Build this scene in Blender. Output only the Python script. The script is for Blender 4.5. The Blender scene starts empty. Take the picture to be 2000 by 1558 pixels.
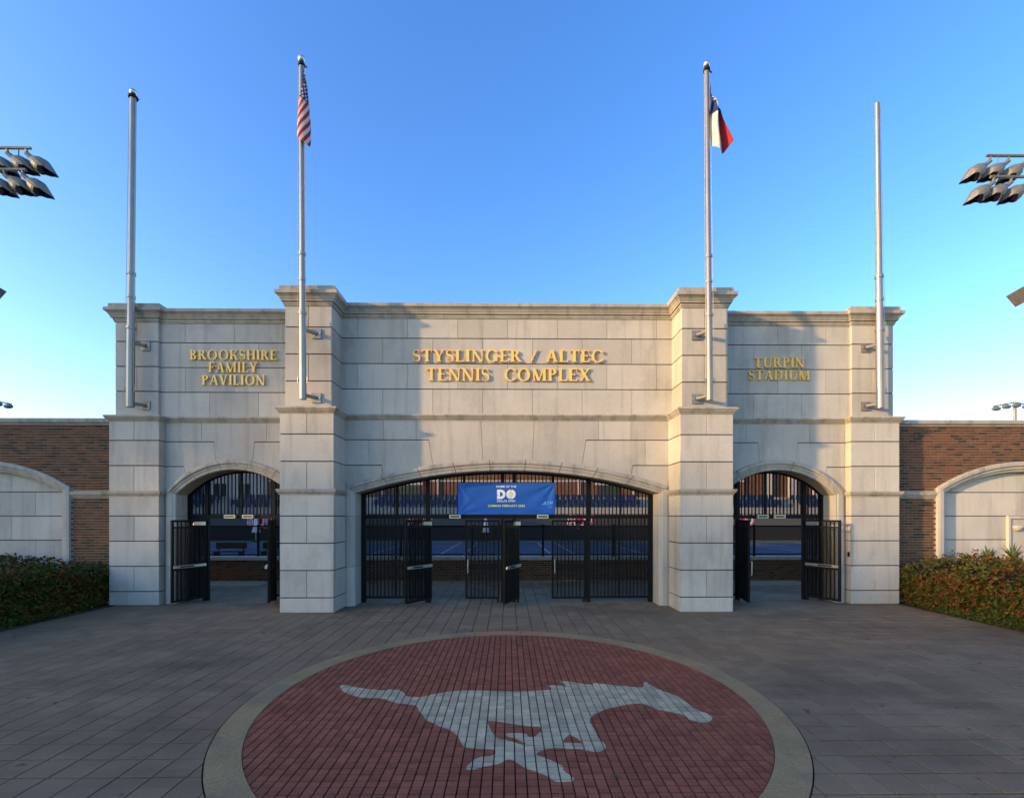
import bpy, bmesh, math, random
from mathutils import Vector, Matrix, geometry
R = math.radians
rnd = random.Random(7)
scn = bpy.context.scene
col = scn.collection

# ------------------------------------------------------------------ camera, sky, sun, exposure
cam = bpy.data.cameras.new('camera'); cam.lens = 16.0; cam.sensor_width = 36.0
cam.clip_end = 2000; cam.shift_y = 0.1145
camo = bpy.data.objects.new('camera', cam); col.objects.link(camo)
camo.location = (0, 0, 2.15); camo.rotation_euler = (R(90), 0, R(-0.56))
scn.camera = camo
SUN_EL, SUN_AZ = R(12), math.atan2(-0.927, -0.375)          # azimuth clockwise from +Y
w = bpy.data.worlds.new('World'); scn.world = w; w.use_nodes = True
nt = w.node_tree; bg = nt.nodes['Background']
sky = nt.nodes.new('ShaderNodeTexSky'); sky.sky_type = 'NISHITA'; sky.sun_disc = False
sky.sun_elevation = SUN_EL; sky.sun_rotation = SUN_AZ % (2*math.pi)
sky.altitude = 150; sky.air_density = 1.0; sky.dust_density = 1.2; sky.ozone_density = 2.0
hs = nt.nodes.new('ShaderNodeHueSaturation'); hs.inputs['Saturation'].default_value = 1.3; hs.inputs['Hue'].default_value = .514
nt.links.new(sky.outputs[0], hs.inputs['Color']); nt.links.new(hs.outputs[0], bg.inputs[0]); bg.inputs[1].default_value = 0.15
to_sun = Vector((math.sin(SUN_AZ)*math.cos(SUN_EL), math.cos(SUN_AZ)*math.cos(SUN_EL), math.sin(SUN_EL)))
sun = bpy.data.lights.new('sun', 'SUN'); sun.energy = 2.3; sun.angle = R(1.5); sun.color = (1.0, 0.62, 0.27)
suno = bpy.data.objects.new('sun', sun); col.objects.link(suno)
suno.rotation_euler = (-to_sun).to_track_quat('-Z', 'Y').to_euler(); suno.location = to_sun*60
scn.view_settings.view_transform = 'Standard'; scn.view_settings.look = 'None'
scn.view_settings.exposure = 1.82; scn.view_settings.gamma = 1.0
scn.view_settings.use_curve_mapping = False

# ------------------------------------------------------------------ materials
def N(t, kind, **kw):
    n = t.nodes.new(kind)
    for k, v in kw.items(): setattr(n, k, v)
    return n
def mk(name, c, rough=0.8, var=0.12, scale=2.5, bump=0.0, bscale=80, metal=0.0, spec=0.3, objrand=0.0,
       stain=None, stain_scale=(1.2, 1.2, 0.5), stain_lo=0.55, stain_hi=0.75, cell=None, cellvar=0.0, speck=None, stain2=None):
    m = bpy.data.materials.new(name); m.use_nodes = True
    t = m.node_tree; b = t.nodes['Principled BSDF']; L = t.links.new
    b.inputs['Roughness'].default_value = rough; b.inputs['Metallic'].default_value = metal
    b.inputs['Specular IOR Level'].default_value = spec
    geo = N(t, 'ShaderNodeNewGeometry'); pos = geo.outputs['Position']
    nz = N(t, 'ShaderNodeTexNoise'); nz.inputs['Scale'].default_value = scale; nz.inputs['Detail'].default_value = 6
    L(pos, nz.inputs['Vector'])
    mr = N(t, 'ShaderNodeMapRange'); L(nz.outputs['Fac'], mr.inputs[0])
    mr.inputs[1].default_value = 0.25; mr.inputs[2].default_value = 0.75
    mr.inputs[3].default_value = 1-var; mr.inputs[4].default_value = 1+var
    val = mr.outputs[0]
    if objrand:
        oi = N(t, 'ShaderNodeObjectInfo'); m2 = N(t, 'ShaderNodeMapRange'); L(oi.outputs['Random'], m2.inputs[0])
        m2.inputs[3].default_value = 1-objrand; m2.inputs[4].default_value = 1+objrand
        mu = N(t, 'ShaderNodeMath', operation='MULTIPLY'); L(val, mu.inputs[0]); L(m2.outputs[0], mu.inputs[1]); val = mu.outputs[0]
    if cell:
        vm = N(t, 'ShaderNodeVectorMath', operation='MULTIPLY_ADD'); L(pos, vm.inputs[0])
        vm.inputs[1].default_value = (1/cell[0], 1/cell[0], 0); vm.inputs[2].default_value = (cell[1], cell[2], 0)
        fl = N(t, 'ShaderNodeVectorMath', operation='FLOOR'); L(vm.outputs[0], fl.inputs[0])
        wn = N(t, 'ShaderNodeTexWhiteNoise', noise_dimensions='2D'); L(fl.outputs[0], wn.inputs['Vector'])
        m3 = N(t, 'ShaderNodeMapRange'); L(wn.outputs['Value'], m3.inputs[0])
        m3.inputs[3].default_value = 1-cellvar; m3.inputs[4].default_value = 1+cellvar
        mu = N(t, 'ShaderNodeMath', operation='MULTIPLY'); L(val, mu.inputs[0]); L(m3.outputs[0], mu.inputs[1]); val = mu.outputs[0]
    if speck:
        sn = N(t, 'ShaderNodeTexNoise'); sn.inputs['Scale'].default_value = speck[0]; sn.inputs['Detail'].default_value = 2
        L(pos, sn.inputs['Vector']); m4 = N(t, 'ShaderNodeMapRange'); L(sn.outputs['Fac'], m4.inputs[0])
        m4.inputs[1].default_value = 0.3; m4.inputs[2].default_value = 0.72
        m4.inputs[3].default_value = 1-speck[1]; m4.inputs[4].default_value = 1+speck[1]
        mu = N(t, 'ShaderNodeMath', operation='MULTIPLY'); L(val, mu.inputs[0]); L(m4.outputs[0], mu.inputs[1]); val = mu.outputs[0]
    cm = N(t, 'ShaderNodeMix', data_type='RGBA', blend_type='MULTIPLY'); cm.inputs[0].default_value = 1
    cm.inputs[6].default_value = (*c, 1)
    cc = N(t, 'ShaderNodeCombineColor'); [L(val, cc.inputs[i]) for i in range(3)]
    L(cc.outputs[0], cm.inputs[7]); out = cm.outputs[2]
    if stain:
        mp = N(t, 'ShaderNodeMapping'); mp.inputs['Scale'].default_value = stain_scale; L(pos, mp.inputs[0])
        s2 = N(t, 'ShaderNodeTexNoise'); s2.inputs['Scale'].default_value = 1; s2.inputs['Detail'].default_value = 8; s2.inputs['Roughness'].default_value = 0.65
        L(mp.outputs[0], s2.inputs['Vector'])
        m5 = N(t, 'ShaderNodeMapRange'); L(s2.outputs['Fac'], m5.inputs[0]); m5.inputs[1].default_value = stain_lo; m5.inputs[2].default_value = stain_hi
        mx = N(t, 'ShaderNodeMix', data_type='RGBA'); L(m5.outputs[0], mx.inputs[0]); L(out, mx.inputs[6])
        mx.inputs[7].default_value = (*stain, 1); out = mx.outputs[2]
    if stain2:
        c2, sc2, lo2, hi2, amt = stain2
        mp = N(t, 'ShaderNodeMapping'); mp.inputs['Scale'].default_value = sc2; mp.inputs['Location'].default_value = (3.1, 7.7, 1.3); L(pos, mp.inputs[0])
        s3 = N(t, 'ShaderNodeTexNoise'); s3.inputs['Scale'].default_value = 1; s3.inputs['Detail'].default_value = 5; L(mp.outputs[0], s3.inputs['Vector'])
        m6 = N(t, 'ShaderNodeMapRange'); L(s3.outputs['Fac'], m6.inputs[0]); m6.inputs[1].default_value = lo2; m6.inputs[2].default_value = hi2; m6.inputs[4].default_value = amt
        mx = N(t, 'ShaderNodeMix', data_type='RGBA'); L(m6.outputs[0], mx.inputs[0]); L(out, mx.inputs[6]); mx.inputs[7].default_value = (*c2, 1); out = mx.outputs[2]
    L(out, b.inputs['Base Color'])
    if bump:
        bn = N(t, 'ShaderNodeTexNoise'); bn.inputs['Scale'].default_value = bscale; bn.inputs['Detail'].default_value = 4; L(pos, bn.inputs['Vector'])
        bp = N(t, 'ShaderNodeBump'); bp.inputs['Strength'].default_value = bump; bp.inputs['Distance'].default_value = 0.01
        L(bn.outputs['Fac'], bp.inputs['Height']); L(bp.outputs[0], b.inputs['Normal'])
    return m
PC, RC = 0.2834, 0.0925
M = {}
M['stone'] = mk('cast_stone', (.405, .382, .34), .85, .08, 1.3, .1, 90, objrand=.10, stain2=((.20, .19, .165), (5.5, 5.5, .35), .52, .80, .55), stain=(.24, .225, .20), stain_scale=(1.3, 1.3, .7), stain_lo=.52, stain_hi=.92, speck=(14, .03))
M['trim'] = mk('weathered_trim_stone', (.34, .31, .26), .85, .12, 3, .12, 70, stain=(.13, .125, .115), stain_scale=(5, 5, 1.0), stain_lo=.48, stain_hi=.80)
M['joint'] = mk('dark_joint', (.045, .038, .03), .95, .2)
M['mortar'] = mk('mortar', (.27, .225, .155), .95, .15, 20)
bc = [(.108, .047, .028), (.088, .039, .024), (.126, .056, .032), (.036, .026, .021), (.132, .053, .028)]
for i, c in enumerate(bc): M['brick%d' % i] = mk('brick_tone_%d' % i, c, .85, .2, 9, .2, 120)
M['paver'] = mk('grey_paver', (.196, .138, .086), .92, .10, 1.2, .15, 160, cell=(PC, .35, .2), cellvar=.11, spec=.08, stain2=((.05, .04, .032), (7, 7, 7), .68, .72, .8), speck=(220, .25), stain=(.080, .060, .043), stain_scale=(.35, .55, 1), stain_lo=.50, stain_hi=.78)
M['sand'] = mk('joint_sand', (.028, .024, .02), .95, .3, 6, stain=(.36, .35, .33), stain_scale=(.5, .7, 1), stain_lo=.57, stain_hi=.70)
M['sand_dark'] = mk('dark_joint_sand', (.028, .024, .022), .95, .3, 6)
M['red'] = mk('red_paver', (.21, .074, .046), .92, .14, 1.5, .15, 160, cell=(RC, .3, .1), cellvar=.18, spec=.08, speck=(240, .3))
M['pale'] = mk('pale_paver', (.35, .30, .205), .92, .16, 3, .15, 160, cell=(RC, .3, .1), cellvar=.18, spec=.08, speck=(90, .25))
M['ring'] = mk('exposed_aggregate', (.26, .185, .095), .85, .15, 2.5, .4, 150, spec=.1, speck=(170, .45), stain=(.13, .12, .09), stain_lo=.5, stain_hi=.8, stain_scale=(1.5, 1.5, 1))
M['black'] = mk('black_metal', (.006, .006, .006), .6, .1, 4, spec=.15)
M['silver'] = mk('brushed_metal', (.55, .55, .55), .35, .06, 8, metal=.9)
M['pole'] = mk('flagpole_metal', (.27, .255, .235), .42, .10, 2, metal=.75)
M['rope'] = mk('halyard_rope', (.45, .42, .36), .9)
M['gold'] = mk('gold_letter', (.80, .50, .11), .45, .04, 4, metal=.1, spec=.4)
M['banner'] = mk('blue_vinyl', (.014, .095, .40), .45, .05, 3)
M['white'] = mk('white_print', (.78, .79, .82), .6, .02)
M['lime'] = mk('lime_print', (.72, .80, .05), .6, .02)
M['sky_print'] = mk('light_blue_print', (.12, .42, .80), .6, .02)
M['beige'] = mk('beige_plastic', (.55, .50, .38), .5, .05)
M['court'] = mk('blue_court', (.010, .036, .075), .8, .05)
M['green'] = mk('green_court_surround', (.045, .075, .045), .85, .08)
M['line'] = mk('court_line_paint', (.28, .28, .28), .7, .03)
M['screen'] = mk('dark_windscreen', (.010, .011, .012), .9, .1)
M['board'] = mk('grey_wall_panel', (.045, .046, .048), .8, .05)
M['crimson'] = mk('crimson_letter', (.30, .02, .04), .6, .03)
M['seat'] = mk('blue_seat_plastic', (.008, .025, .10), .4, .05)
M['concrete'] = mk('pale_concrete', (.33, .32, .31), .85, .08, 2)
M['wall_white'] = mk('white_render', (.42, .40, .38), .85, .05)
M['far_brick'] = mk('far_brick', (.15, .075, .045), .9, .25, 3)
M['glass'] = mk('dark_glass', (.015, .017, .02), .15, .02, spec=.5)
M['lamp'] = mk('weathered_lamp_metal', (.17, .165, .155), .5, .15, 6, metal=.4)
M['lens'] = mk('lamp_lens', (.03, .032, .035), .2, .05, spec=.5)
M['cloth_red'] = mk('red_cloth', (.26, .012, .022), .8, .04); M['cloth_white'] = mk('white_cloth', (.42, .40, .40), .8, .04)
M['cloth_blue'] = mk('navy_cloth', (.012, .022, .10), .8, .04)
M['soil'] = mk('planting_soil', (.06, .045, .03), .95, .3, 8, .5, 60)
M['ground'] = mk('distant_ground', (.14, .13, .11), .95, .2, .5)
M['gravel'] = mk('dry_grass_gravel', (.23, .20, .13), .95, .3, 10, .5, 60)
M['bark'] = mk('bark', (.09, .065, .045), .95, .3, 8, .5, 40)
lv = [(.045, .070, .016), (.026, .046, .012), (.120, .046, .014), (.085, .085, .018), (.100, .026, .012)]
for i, c in enumerate(lv): M['leaf%d' % i] = mk('shrub_leaf_%d' % i, c, .8, .25, 6, spec=.1)
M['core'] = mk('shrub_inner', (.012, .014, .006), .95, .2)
M['tree_leaf'] = mk('tree_leaf', (.05, .075, .02), .6, .3, 3)
M['yucca'] = mk('yucca_leaf', (.075, .11, .055), .5, .2, 5)

# ------------------------------------------------------------------ mesh helpers
class MB:
    def __init__(s): s.v = []; s.f = []; s.m = []
    def add(s, vs, fs, mi=0):
        o = len(s.v); s.v += [tuple(p) for p in vs]; s.f += [tuple(o+i for i in q) for q in fs]; s.m += [mi]*len(fs)
    def box(s, x0, x1, y0, y1, z0, z1, mi=0):
        s.add([(x0,y0,z0),(x1,y0,z0),(x1,y1,z0),(x0,y1,z0),(x0,y0,z1),(x1,y0,z1),(x1,y1,z1),(x0,y1,z1)],
              [(0,3,2,1),(4,5,6,7),(0,1,5,4),(1,2,6,5),(2,3,7,6),(3,0,4,7)], mi)
    def prism(s, poly, y0, y1, mi=0):          # poly in (x, z), extruded along y (y0 = front)
        n = len(poly); area = sum(poly[i][0]*poly[(i+1)%n][1]-poly[(i+1)%n][0]*poly[i][1] for i in range(n))
        if area < 0: poly = poly[::-1]
        tris = geometry.tessellate_polygon([[Vector((x, z, 0)) for x, z in poly]])
        fr = []
        for t in tris:
            a, b, c = (poly[i] for i in t)
            cr = (b[0]-a[0])*(c[1]-a[1])-(c[0]-a[0])*(b[1]-a[1])
            if abs(cr) < 1e-12: continue
            fr.append(t if cr > 0 else t[::-1])
        s.add([(x, y0, z) for x, z in poly]+[(x, y1, z) for x, z in poly],
              [tuple(t) for t in fr]+[tuple(i+n for i in t[::-1]) for t in fr]+[(i, i+n, (i+1)%n+n, (i+1)%n) for i in range(n)], mi)
    def tube(s, pts, r, seg=8, mi=0, caps=True):
        pts = [Vector(p) for p in pts]; rr = r if isinstance(r, (list, tuple)) else [r]*len(pts)
        o = len(s.v); up0 = None
        for i, p in enumerate(pts):
            d = (pts[min(i+1, len(pts)-1)]-pts[max(i-1, 0)]).normalized()
            a = d.orthogonal().normalized() if up0 is None else (up0-d*up0.dot(d)).normalized()
            up0 = a; b = d.cross(a)
            for k in range(seg):
                t = 2*math.pi*k/seg; s.v.append(tuple(p+(a*math.cos(t)+b*math.sin(t))*rr[i]))
        for i in range(len(pts)-1):
            for k in range(seg):
                a0 = o+i*seg+k; a1 = o+i*seg+(k+1) % seg
                s.f.append((a0, a1, a1+seg, a0+seg)); s.m.append(mi)
        if caps:
            s.f.append(tuple(o+k for k in range(seg))[::-1]); s.m.append(mi)
            e = o+(len(pts)-1)*seg; s.f.append(tuple(e+k for k in range(seg))); s.m.append(mi)
    def build(s, name, mats, parent=None, smooth=False):
        me = bpy.data.meshes.new(name); me.from_pydata(s.v, [], s.f)
        for m in (mats if isinstance(mats, (list, tuple)) else [mats]): me.materials.append(M[m])
        if any(s.m): me.polygons.foreach_set('material_index', s.m)
        if smooth: me.polygons.foreach_set('use_smooth', [True]*len(s.f))
        me.update()
        return place(name, me, parent)
def place(name, me, parent=None, loc=None, rot=None):
    o = bpy.data.objects.new(name, me); col.objects.link(o)
    if parent is not None:
        o.parent = parent
        if 'base' in parent: o.matrix_parent_inverse = Matrix.Translation(-Vector(parent['base'])) @ Matrix.Identity(4)
    if loc is not None: o.location = loc
    if rot is not None: o.rotation_euler = rot
    return o
def tag(o, label=None, cat=None, group=None, kind=None):
    if label: o['label'] = label
    if cat: o['category'] = cat
    if group: o['group'] = group
    if kind: o['kind'] = kind
    return o
ROOTS = []
def thing(name, loc, label, cat, group=None):
    o = bpy.data.objects.new(name, None); col.objects.link(o); o.location = loc; o['base'] = tuple(loc); o.empty_display_size = .2
    ROOTS.append(o); return tag(o, label, cat, group)
def bx(name, mat, parent, *a):
    m = MB(); m.box(*a); return m.build(name, mat, parent)
def cham_box(sx, sy, sz, c, mat, name):        # block centred in x,y, top at z=0, chamfered upper edge
    m = MB(); a, b = sx/2, sy/2
    m.add([(-a,-b,-sz),(a,-b,-sz),(a,b,-sz),(-a,b,-sz),(-a,-b,-c),(a,-b,-c),(a,b,-c),(-a,b,-c),(-a+c,-b+c,0),(a-c,-b+c,0),(a-c,b-c,0),(-a+c,b-c,0)],
          [(0,1,5,4),(1,2,6,5),(2,3,7,6),(3,0,4,7),(4,5,9,8),(5,6,10,9),(6,7,11,10),(7,4,8,11),(8,9,10,11)])
    me = bpy.data.meshes.new(name); me.from_pydata(m.v, [], m.f); me.materials.append(M[mat]); return me

# ------------------------------------------------------------------ ground, plaza, medallion
def sheet(name, x0, x1, y0, y1, z, mat, kind='structure', parent=None):
    m = MB(); m.add([(x0,y0,z),(x1,y0,z),(x1,y1,z),(x0,y1,z)], [(0,1,2,3)]); o = m.build(name, mat, parent)
    if parent is None: o['kind'] = kind
    return o
sheet('ground', -600, 600, -120, 900, -.09, 'ground')
CX, CY, RO, RI = .02, 5.48, 3.05, 2.765
m = MB(); m.box(-9.66, 9.66, -3, 15.2, -.085, -.040)
plaza = m.build('plaza', 'sand'); plaza['kind'] = 'structure'
HORSE = [(-2.13,5.78),(-2.11,5.85),(-2.0,5.8),(-1.79,5.71),(-1.6,5.66),(-1.41,5.68),(-1.3,5.63),(-1.2,5.45),(-1.09,5.43),(-1.0,5.44),(-.91,5.51),(-.73,5.61),(-.48,5.64),(-.17,5.62),(.08,5.59),(.33,5.61),(.51,5.64),(.56,5.7),(.49,5.77),(.52,5.8),(.66,5.78),(.77,5.76),(.69,5.89),(.69,5.95),(.74,5.95),(.88,5.89),(1.0,5.84),(1.1,5.8),(1.1,5.87),(1.16,5.87),(1.29,5.81),(1.49,5.76),(1.63,5.72),(1.71,5.71),(1.76,5.88),(1.8,5.92),(1.82,5.88),(1.84,5.72),(1.94,5.57),(2.04,5.43),(2.08,5.17),(2.13,5.01),(2.2,4.93),(2.2,4.85),(2.13,4.76),(2.07,4.73),(1.98,4.75),(1.92,4.8),(1.93,4.87),(1.9,4.93),(1.79,5.0),(1.67,5.06),(1.61,5.15),(1.56,5.22),(1.46,5.22),(1.29,5.17),(1.08,5.06),(.94,4.94),(.88,4.84),(.86,4.77),(.87,4.65),(.88,4.52),(.88,4.42),(.92,4.3),(.92,4.24),(.88,4.18),(.84,4.15),(.77,4.16),(.69,4.2),(.52,4.22),(.38,4.22),(.31,4.18),(.26,4.13),(.27,4.1),(.33,4.06),(.4,4.0),(.47,3.93),(.48,3.9),(.47,3.86),(.54,3.75),(.55,3.73),(.53,3.69),(.4,3.68),(.37,3.71),(.33,3.77),(.24,3.84),(.16,3.88),(.1,3.95),(.05,4.02),(0,4.03),(-.04,3.99),(-.09,3.95),(-.14,3.94),(-.23,3.91),(-.29,3.87),(-.34,3.87),(-.36,3.9),(-.34,3.95),(-.3,4.03),(-.25,4.07),(-.14,4.1),(-.11,4.12),(-.11,4.19),(-.15,4.21),(-.26,4.22),(-.38,4.24),(-.42,4.27),(-.46,4.39),(-.51,4.51),(-.59,4.6),(-.71,4.69),(-.86,4.82),(-.92,4.94),(-1.0,5.09),(-1.03,5.19),(-1.15,5.23),(-1.25,5.25),(-1.38,5.32),(-1.47,5.4),(-1.62,5.4),(-1.78,5.44),(-1.9,5.52),(-2.02,5.61)]
HOLE1 = [(-.22,4.8),(-.15,4.8),(.07,4.71),(.23,4.66),(.34,4.66),(.35,4.58),(.32,4.53),(.26,4.44),(.2,4.44),(.19,4.5),(.13,4.52),(0,4.52),(-.02,4.49),(0,4.45),(.07,4.42),(.14,4.34),(.18,4.31),(.16,4.28),(.11,4.3),(0,4.38),(-.08,4.4),(-.13,4.47),(-.17,4.6)]
HOLE2 = [(.51,4.32),(.56,4.42),(.61,4.49),(.66,4.43),(.71,4.34),(.71,4.31),(.61,4.32)]
def smooth_loop(p):                              # one Chaikin pass rounds the traced corners
    o = []
    for i in range(len(p)):
        a, b = p[i], p[(i+1) % len(p)]
        o += [(a[0]*.8+b[0]*.2, a[1]*.8+b[1]*.2), (a[0]*.2+b[0]*.8, a[1]*.2+b[1]*.8)]
    return o
LOOPS = [smooth_loop(p) for p in (HORSE, HOLE1, HOLE2)]
def inside(p, loop):
    x, y = p; c = False; n = len(loop)
    for i in range(n):
        (x1, y1), (x2, y2) = loop[i], loop[(i+1) % n]
        if (y1 > y) != (y2 > y) and x < (x2-x1)*(y-y1)/(y2-y1)+x1: c = not c
    return c
in_horse = lambda p: inside(p, LOOPS[0]) and not inside(p, LOOPS[1]) and not inside(p, LOOPS[2])
SEGS = [(l[i], l[(i+1) % len(l)]) for l in LOOPS for i in range(len(l))]
def circ(r, n=180): return [(CX+r*math.cos(2*math.pi*i/n), CY+r*math.sin(2*math.pi*i/n)) for i in range(n)]
def loop_segs(l): return [(l[i], l[(i+1) % len(l)]) for i in range(len(l))]
def cut_cell(x0, x1, y0, y1, segs, classify):
    """split one paving cell along the segments that cross it; returns {class: [triangles]}"""
    e = .02
    near = [s for s in segs if max(s[0][0], s[1][0]) > x0-e and min(s[0][0], s[1][0]) < x1+e and max(s[0][1], s[1][1]) > y0-e and min(s[0][1], s[1][1]) < y1+e]
    vs = [(x0,y0),(x1,y0),(x1,y1),(x0,y1)]; es = [(0,1),(1,2),(2,3),(3,0)]
    for a, b in near: es.append((len(vs), len(vs)+1)); vs += [a, b]
    r = geometry.delaunay_2d_cdt([Vector(v) for v in vs], es, [], 0, 1e-5)
    res = {}
    for f in r[2]:
        t = [tuple(r[0][i]) for i in f]; c = (sum(p[0] for p in t)/3, sum(p[1] for p in t)/3)
        if not (x0 < c[0] < x1 and y0 < c[1] < y1): continue
        k = classify(c)
        if k is not None: res.setdefault(k, []).append(t)
    return res
def tri_piece(mb, tris, top, depth, mi=0):       # extruded piece from plan triangles
    cnt = {}
    q = lambda p: (round(p[0], 5), round(p[1], 5))
    for t in tris:
        a, b, c = t
        if (b[0]-a[0])*(c[1]-a[1])-(c[0]-a[0])*(b[1]-a[1]) < 0: t = (a, c, b)
        mb.add([(p[0], p[1], top) for p in t], [(0, 1, 2)], mi)
        for i in range(3):
            e = (q(t[i]), q(t[(i+1) % 3])); cnt[e] = cnt.get(e, 0)+1
    for (a, b) in cnt:
        if (b, a) in cnt: continue
        mb.add([(*a, top), (*b, top), (*b, top-depth), (*a, top-depth)], [(1, 0, 3, 2)], mi)
# plaza pavers
GAP = .011
GY = .018
full = cham_box(PC-GAP, PC-GY, .06, .004, 'paver', 'paver')
ring_segs = loop_segs(circ(RO+.012))
stuff = MB(); cells = []
for i in range(-34, 35):
    for j in range(-6, 54):
        x0 = -.10+i*PC; y0 = .1+j*PC; x1, y1 = x0+PC, y0+PC
        if x1 > 9.66 or x0 < -9.66 or y1 > 15.2: continue
        ds = [math.hypot(a-CX, b-CY) for a in (x0, x1) for b in (y0, y1)]
        if max(ds) < RO+.012: continue
        cells.append((x0, y0, min(ds) > RO+.012 and math.hypot(x0+PC/2-CX, y0+PC/2-CY) > RO+.15))
def visible_score(c): 
    x, y = c[0]+PC/2, c[1]+PC/2
    return y if (y > 3.5 and abs(x) < y*1.12) else 99
order = sorted([c for c in cells if c[2]], key=visible_score)
single = set(order[:300])
for c in cells:
    x0, y0, whole = c; g = GAP/2; dz = rnd.uniform(-.0015, .0015)
    if c in single:
        o = place('paver', full, plaza, (x0+PC/2, y0+PC/2, dz), (rnd.gauss(0, .003), rnd.gauss(0, .003), 0))
    elif whole:
        a = PC/2-g; e = PC/2-GY/2; cx, cy = x0+PC/2, y0+PC/2; k = .004
        stuff.add([(cx-a,cy-e,-.06),(cx+a,cy-e,-.06),(cx+a,cy+e,-.06),(cx-a,cy+e,-.06),(cx-a,cy-e,dz-k),(cx+a,cy-e,dz-k),(cx+a,cy+e,dz-k),(cx-a,cy+e,dz-k),
                   (cx-a+k,cy-e+k,dz),(cx+a-k,cy-e+k,dz),(cx+a-k,cy+e-k,dz),(cx-a+k,cy+e-k,dz)],
                  [(0,1,5,4),(1,2,6,5),(2,3,7,6),(3,0,4,7),(4,5,9,8),(5,6,10,9),(6,7,11,10),(7,4,8,11),(8,9,10,11)])
    else:
        r = cut_cell(x0+g, x0+PC-g, y0+g, y0+PC-g, ring_segs, lambda p: 0 if math.hypot(p[0]-CX, p[1]-CY) > RO+.011 else None)
        for k, t in r.items(): tri_piece(stuff, t, dz, .06)
o = stuff.build('paver_field', 'paver', plaza); o['kind'] = 'stuff'
# medallion
med = thing('paved_medallion', (CX, CY, 0), 'round red brick medallion with pale running horse set into the plaza', 'paving emblem')
mm = MB(); c1 = circ(RO+.008, 96)
mm.add([(x, y, -.032) for x, y in c1], [tuple(range(96))]); mm.build('bedding', 'sand_dark', med)
NR = 22
for k in range(NR):
    a0 = 2*math.pi*k/NR+.07; a1 = 2*math.pi*(k+1)/NR+.07-.0022; mb = MB(); n = 8; vs = []
    for r_ in (RI+.006, RO):
        for z in (.003, -.04):
            vs += [(CX+r_*math.cos(a0+(a1-a0)*i/n), CY+r_*math.sin(a0+(a1-a0)*i/n), z) for i in range(n+1)]
    q = n+1; fs = []
    for i in range(n):
        fs += [(i, 2*q+i, 2*q+i+1, i+1), (i+1, q+i+1, q+i, i), (2*q+i, 3*q+i, 3*q+i+1, 2*q+i+1)]
    fs += [(0, q, 3*q, 2*q), (n, 2*q+n, 3*q+n, q+n)]
    mb.add(vs, fs); mb.build('ring_stone', 'ring', med)
RG = .011
fullr = cham_box(RC-RG, RC-RG*1.1, .05, .003, 'red', 'red_paver'); fullp = cham_box(RC-RG, RC-RG*1.1, .05, .003, 'pale', 'pale_paver')
inner_segs = loop_segs(circ(RI, 240)); allsegs = SEGS+inner_segs
red_stuff, pale_stuff = MB(), MB(); fullcells = {'red': [], 'pale': []}; palecut = []
for i in range(-32, 33):
    for j in range(-32, 33):
        x0 = -.028+i*RC; y0 = 5.48+j*RC; xa, xb, ya, yb = x0+RG/2, x0+RC-RG/2, y0+RG*.55, y0+RC-RG*.55
        ds = [math.hypot(a-CX, b-CY) for a in (x0, x0+RC) for b in (y0, y0+RC)]
        if min(ds) > RI: continue
        crossed = max(ds) > RI-.004 or any(max(s[0][0], s[1][0]) > xa and min(s[0][0], s[1][0]) < xb and max(s[0][1], s[1][1]) > ya and min(s[0][1], s[1][1]) < yb for s in SEGS)
        if not crossed:
            fullcells['pale' if in_horse((x0+RC/2, y0+RC/2)) else 'red'].append((x0+RC/2, y0+RC/2)); continue
        r = cut_cell(xa, xb, ya, yb, allsegs, lambda p: None if math.hypot(p[0]-CX, p[1]-CY) > RI-.003 else ('pale' if in_horse(p) else 'red'))
        for k, t in r.items():
            dz = rnd.uniform(-.001, .001)
            if k == 'pale': palecut.append((t, dz))
            else: tri_piece(red_stuff, t, dz, .05)
for k, me, st in (('red', fullr, red_stuff), ('pale', fullp, pale_stuff)):
    lst = sorted(fullcells[k], key=lambda p: p[1] if p[1] > 3.45 else 99)
    for n, (x, y) in enumerate(lst):
        dz = rnd.uniform(-.0012, .0012)
        if n < 300: place(k+'_paver', me, med, (x, y, dz), (rnd.gauss(0, .004), rnd.gauss(0, .004), 0))
        else:
            o = len(st.v); st.v += [(v.co.x+x, v.co.y+y, v.co.z+dz) for v in me.vertices]
            st.f += [tuple(o+i for i in p.vertices) for p in me.polygons]; st.m += [0]*len(me.polygons)
for t, dz in palecut: tri_piece(pale_stuff, t, dz, .05)
o = red_stuff.build('red_paver_field', 'red', med); o['kind'] = 'stuff'
o = pale_stuff.build('pale_paver_field', 'pale', med); o['kind'] = 'stuff'
for sx in (-1, 1):
    x0, x1 = sorted((sx*9.665, sx*30))
    m = MB(); m.box(x0, x1, -3, 11.5, -.085, -.02); o = m.build('planting_bed', 'soil'); o['kind'] = 'structure'

# ------------------------------------------------------------------ gateway building
Z = [.328+.61*k for k in range(12)]             # course joints
HJ, VJ = .022, .008
gate = thing('entrance_gateway', (0, 11.3, 0), 'pale cast stone entrance gateway with four piers and three arched openings', 'gateway')
def block(parent, x0, x1, y0, y1, z0, z1, name='stone_block'):
    m = MB(); c = .006
    a = [(x0,y0+c,z0),(x1,y0+c,z0),(x1,y1,z0),(x0,y1,z0),(x0,y0+c,z1),(x1,y0+c,z1),(x1,y1,z1),(x0,y1,z1),(x0+c,y0,z0+c),(x1-c,y0,z0+c),(x1-c,y0,z1-c),(x0+c,y0,z1-c)]
    m.add(a, [(0,3,2,1),(4,5,6,7),(1,2,6,5),(2,3,7,6),(3,0,4,7),(8,9,10,11),(0,1,9,8),(1,5,10,9),(5,4,11,10),(4,0,8,11)])
    return m.build(name, 'stone', parent)
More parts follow.
